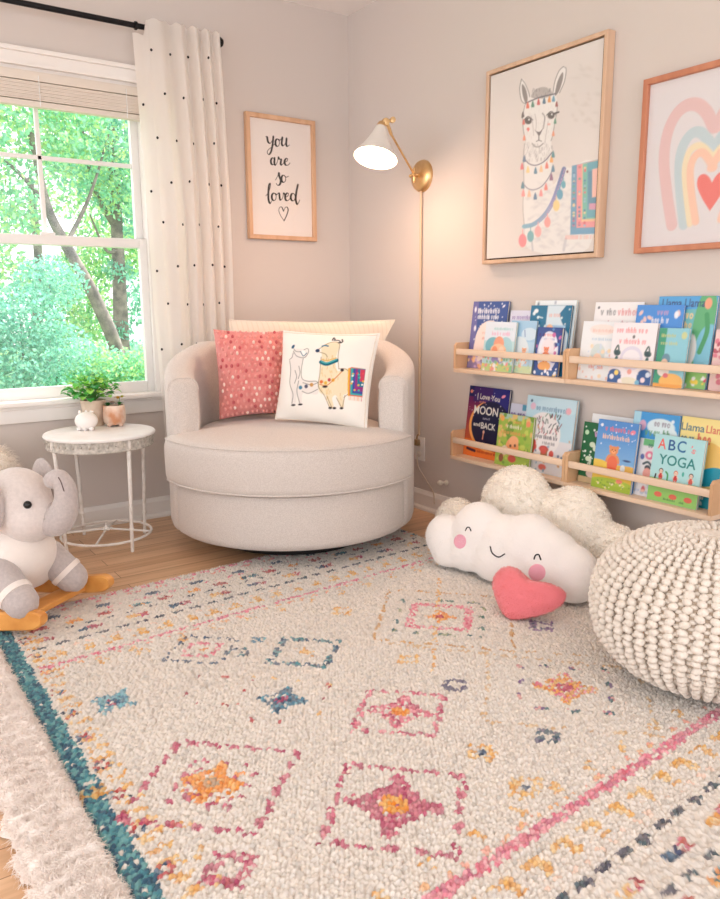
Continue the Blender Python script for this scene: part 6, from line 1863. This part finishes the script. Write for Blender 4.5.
def rocker(y):
    xs_ = -.40*np.cos(np.linspace(0, PI, 41))
    rows = []
    for x in xs_:
        e = abs(x)/.40
        zb_ = .018+.040*e*e
        ht_ = .060 if e < .9 else .060*math.sqrt(max(0, 1-((e-.9)/.1)**2*.85))
        mid = zb_+.030
        w_ = .016
        b_ = .005
        prof = [(-w_, -ht_/2+b_), (-w_, ht_/2-b_), (-w_+b_, ht_/2), (w_-b_, ht_/2), (w_, ht_/2-b_), (w_, -ht_/2+b_), (w_-b_, -ht_/2), (-w_+b_, -ht_/2)]
        rows.append([E(x, y+p, mid+z) for p, z in prof])
    mb = MB().grid(np.array(rows), closed_v=True)
    mb.f.append(tuple(range(8))); mb.mi.append(0); mb.f.append(tuple(range(40*8, 41*8))[::-1]); mb.mi.append(0)
    return build('rocker', mb, M_amber, ep, angle=30)
rocker(-.162); rocker(.162)
for x, z in ((.275, .062), (-.275, .062)):
    b_ = MB().bbox(*E(x, 0, z), .032, .150, .010, .004, M=ME)
    build('crossbar', b_, M_amber, ep, smooth=False)
bl_ = MB()
bl_.tube([E(-.02, -.05, .135), E(-.02, -.05, .07)], .012, 10).tube([E(-.02, .05, .135), E(-.02, .05, .07)], .012, 10).bbox(*E(-.02, 0, .075), .06, .150, .008, .004, M=ME)
build('seat_support', bl_, M_amber, ep, smooth=False)

# ---- fluffy cushion behind the elephant
fc = thing('fluffy_cushion', 'fluffy cream cushion behind the elephant at the left edge', 'cushion', (2.0, .17, 0))
fp = at(-34, 486, 1, .17)
fcc = np.array([fp[0], .17, .252])
fo = soft('body', [(fcc, (.215, .10, .25)), (fcc+np.array([.02, 0, -.08]), (.22, .11, .17))], M_fleece, fc, .014, 8, rest=.004)
P, N_ = surface_points(fo, 9000, 9)
V, F = strands(P, N_, .034, .003, .5, 3, .5)
V[:, 2] = np.maximum(V[:, 2], .004)
link_mesh('long_pile', V, F, mat_translucent('cushion_fibre', (250, 242, 234), .5, rough=.95), fc)['kind'] = 'stuff'

# ================================================================== LIGHT
wd = bpy.data.worlds.new('daylight')
scene.world = wd
wd.use_nodes = True
bg = wd.node_tree.nodes['Background']
bg.inputs['Color'].default_value = (.985, .985, 1.0, 1)
bg.inputs['Strength'].default_value = 1.55
sun = bpy.data.lights.new('sun', 'SUN')
sun.energy = 6.0
sun.angle = math.radians(1.5)
sun.color = (1.0, .97, .9)
so_ = bpy.data.objects.new('sun', sun)
COL.objects.link(so_)
so_.rotation_euler = Vector((.72, .25, -.65)).to_track_quat('-Z', 'Y').to_euler()
so_.location = (-4, -3, 6)
scene.view_settings.view_transform = 'Standard'
scene.view_settings.look = 'None'
scene.view_settings.gamma = 1.0
scene.view_settings.exposure = 0.47
scene.view_settings.use_curve_mapping = False
for o in bpy.data.objects:
    if '_o' in o: del o['_o']
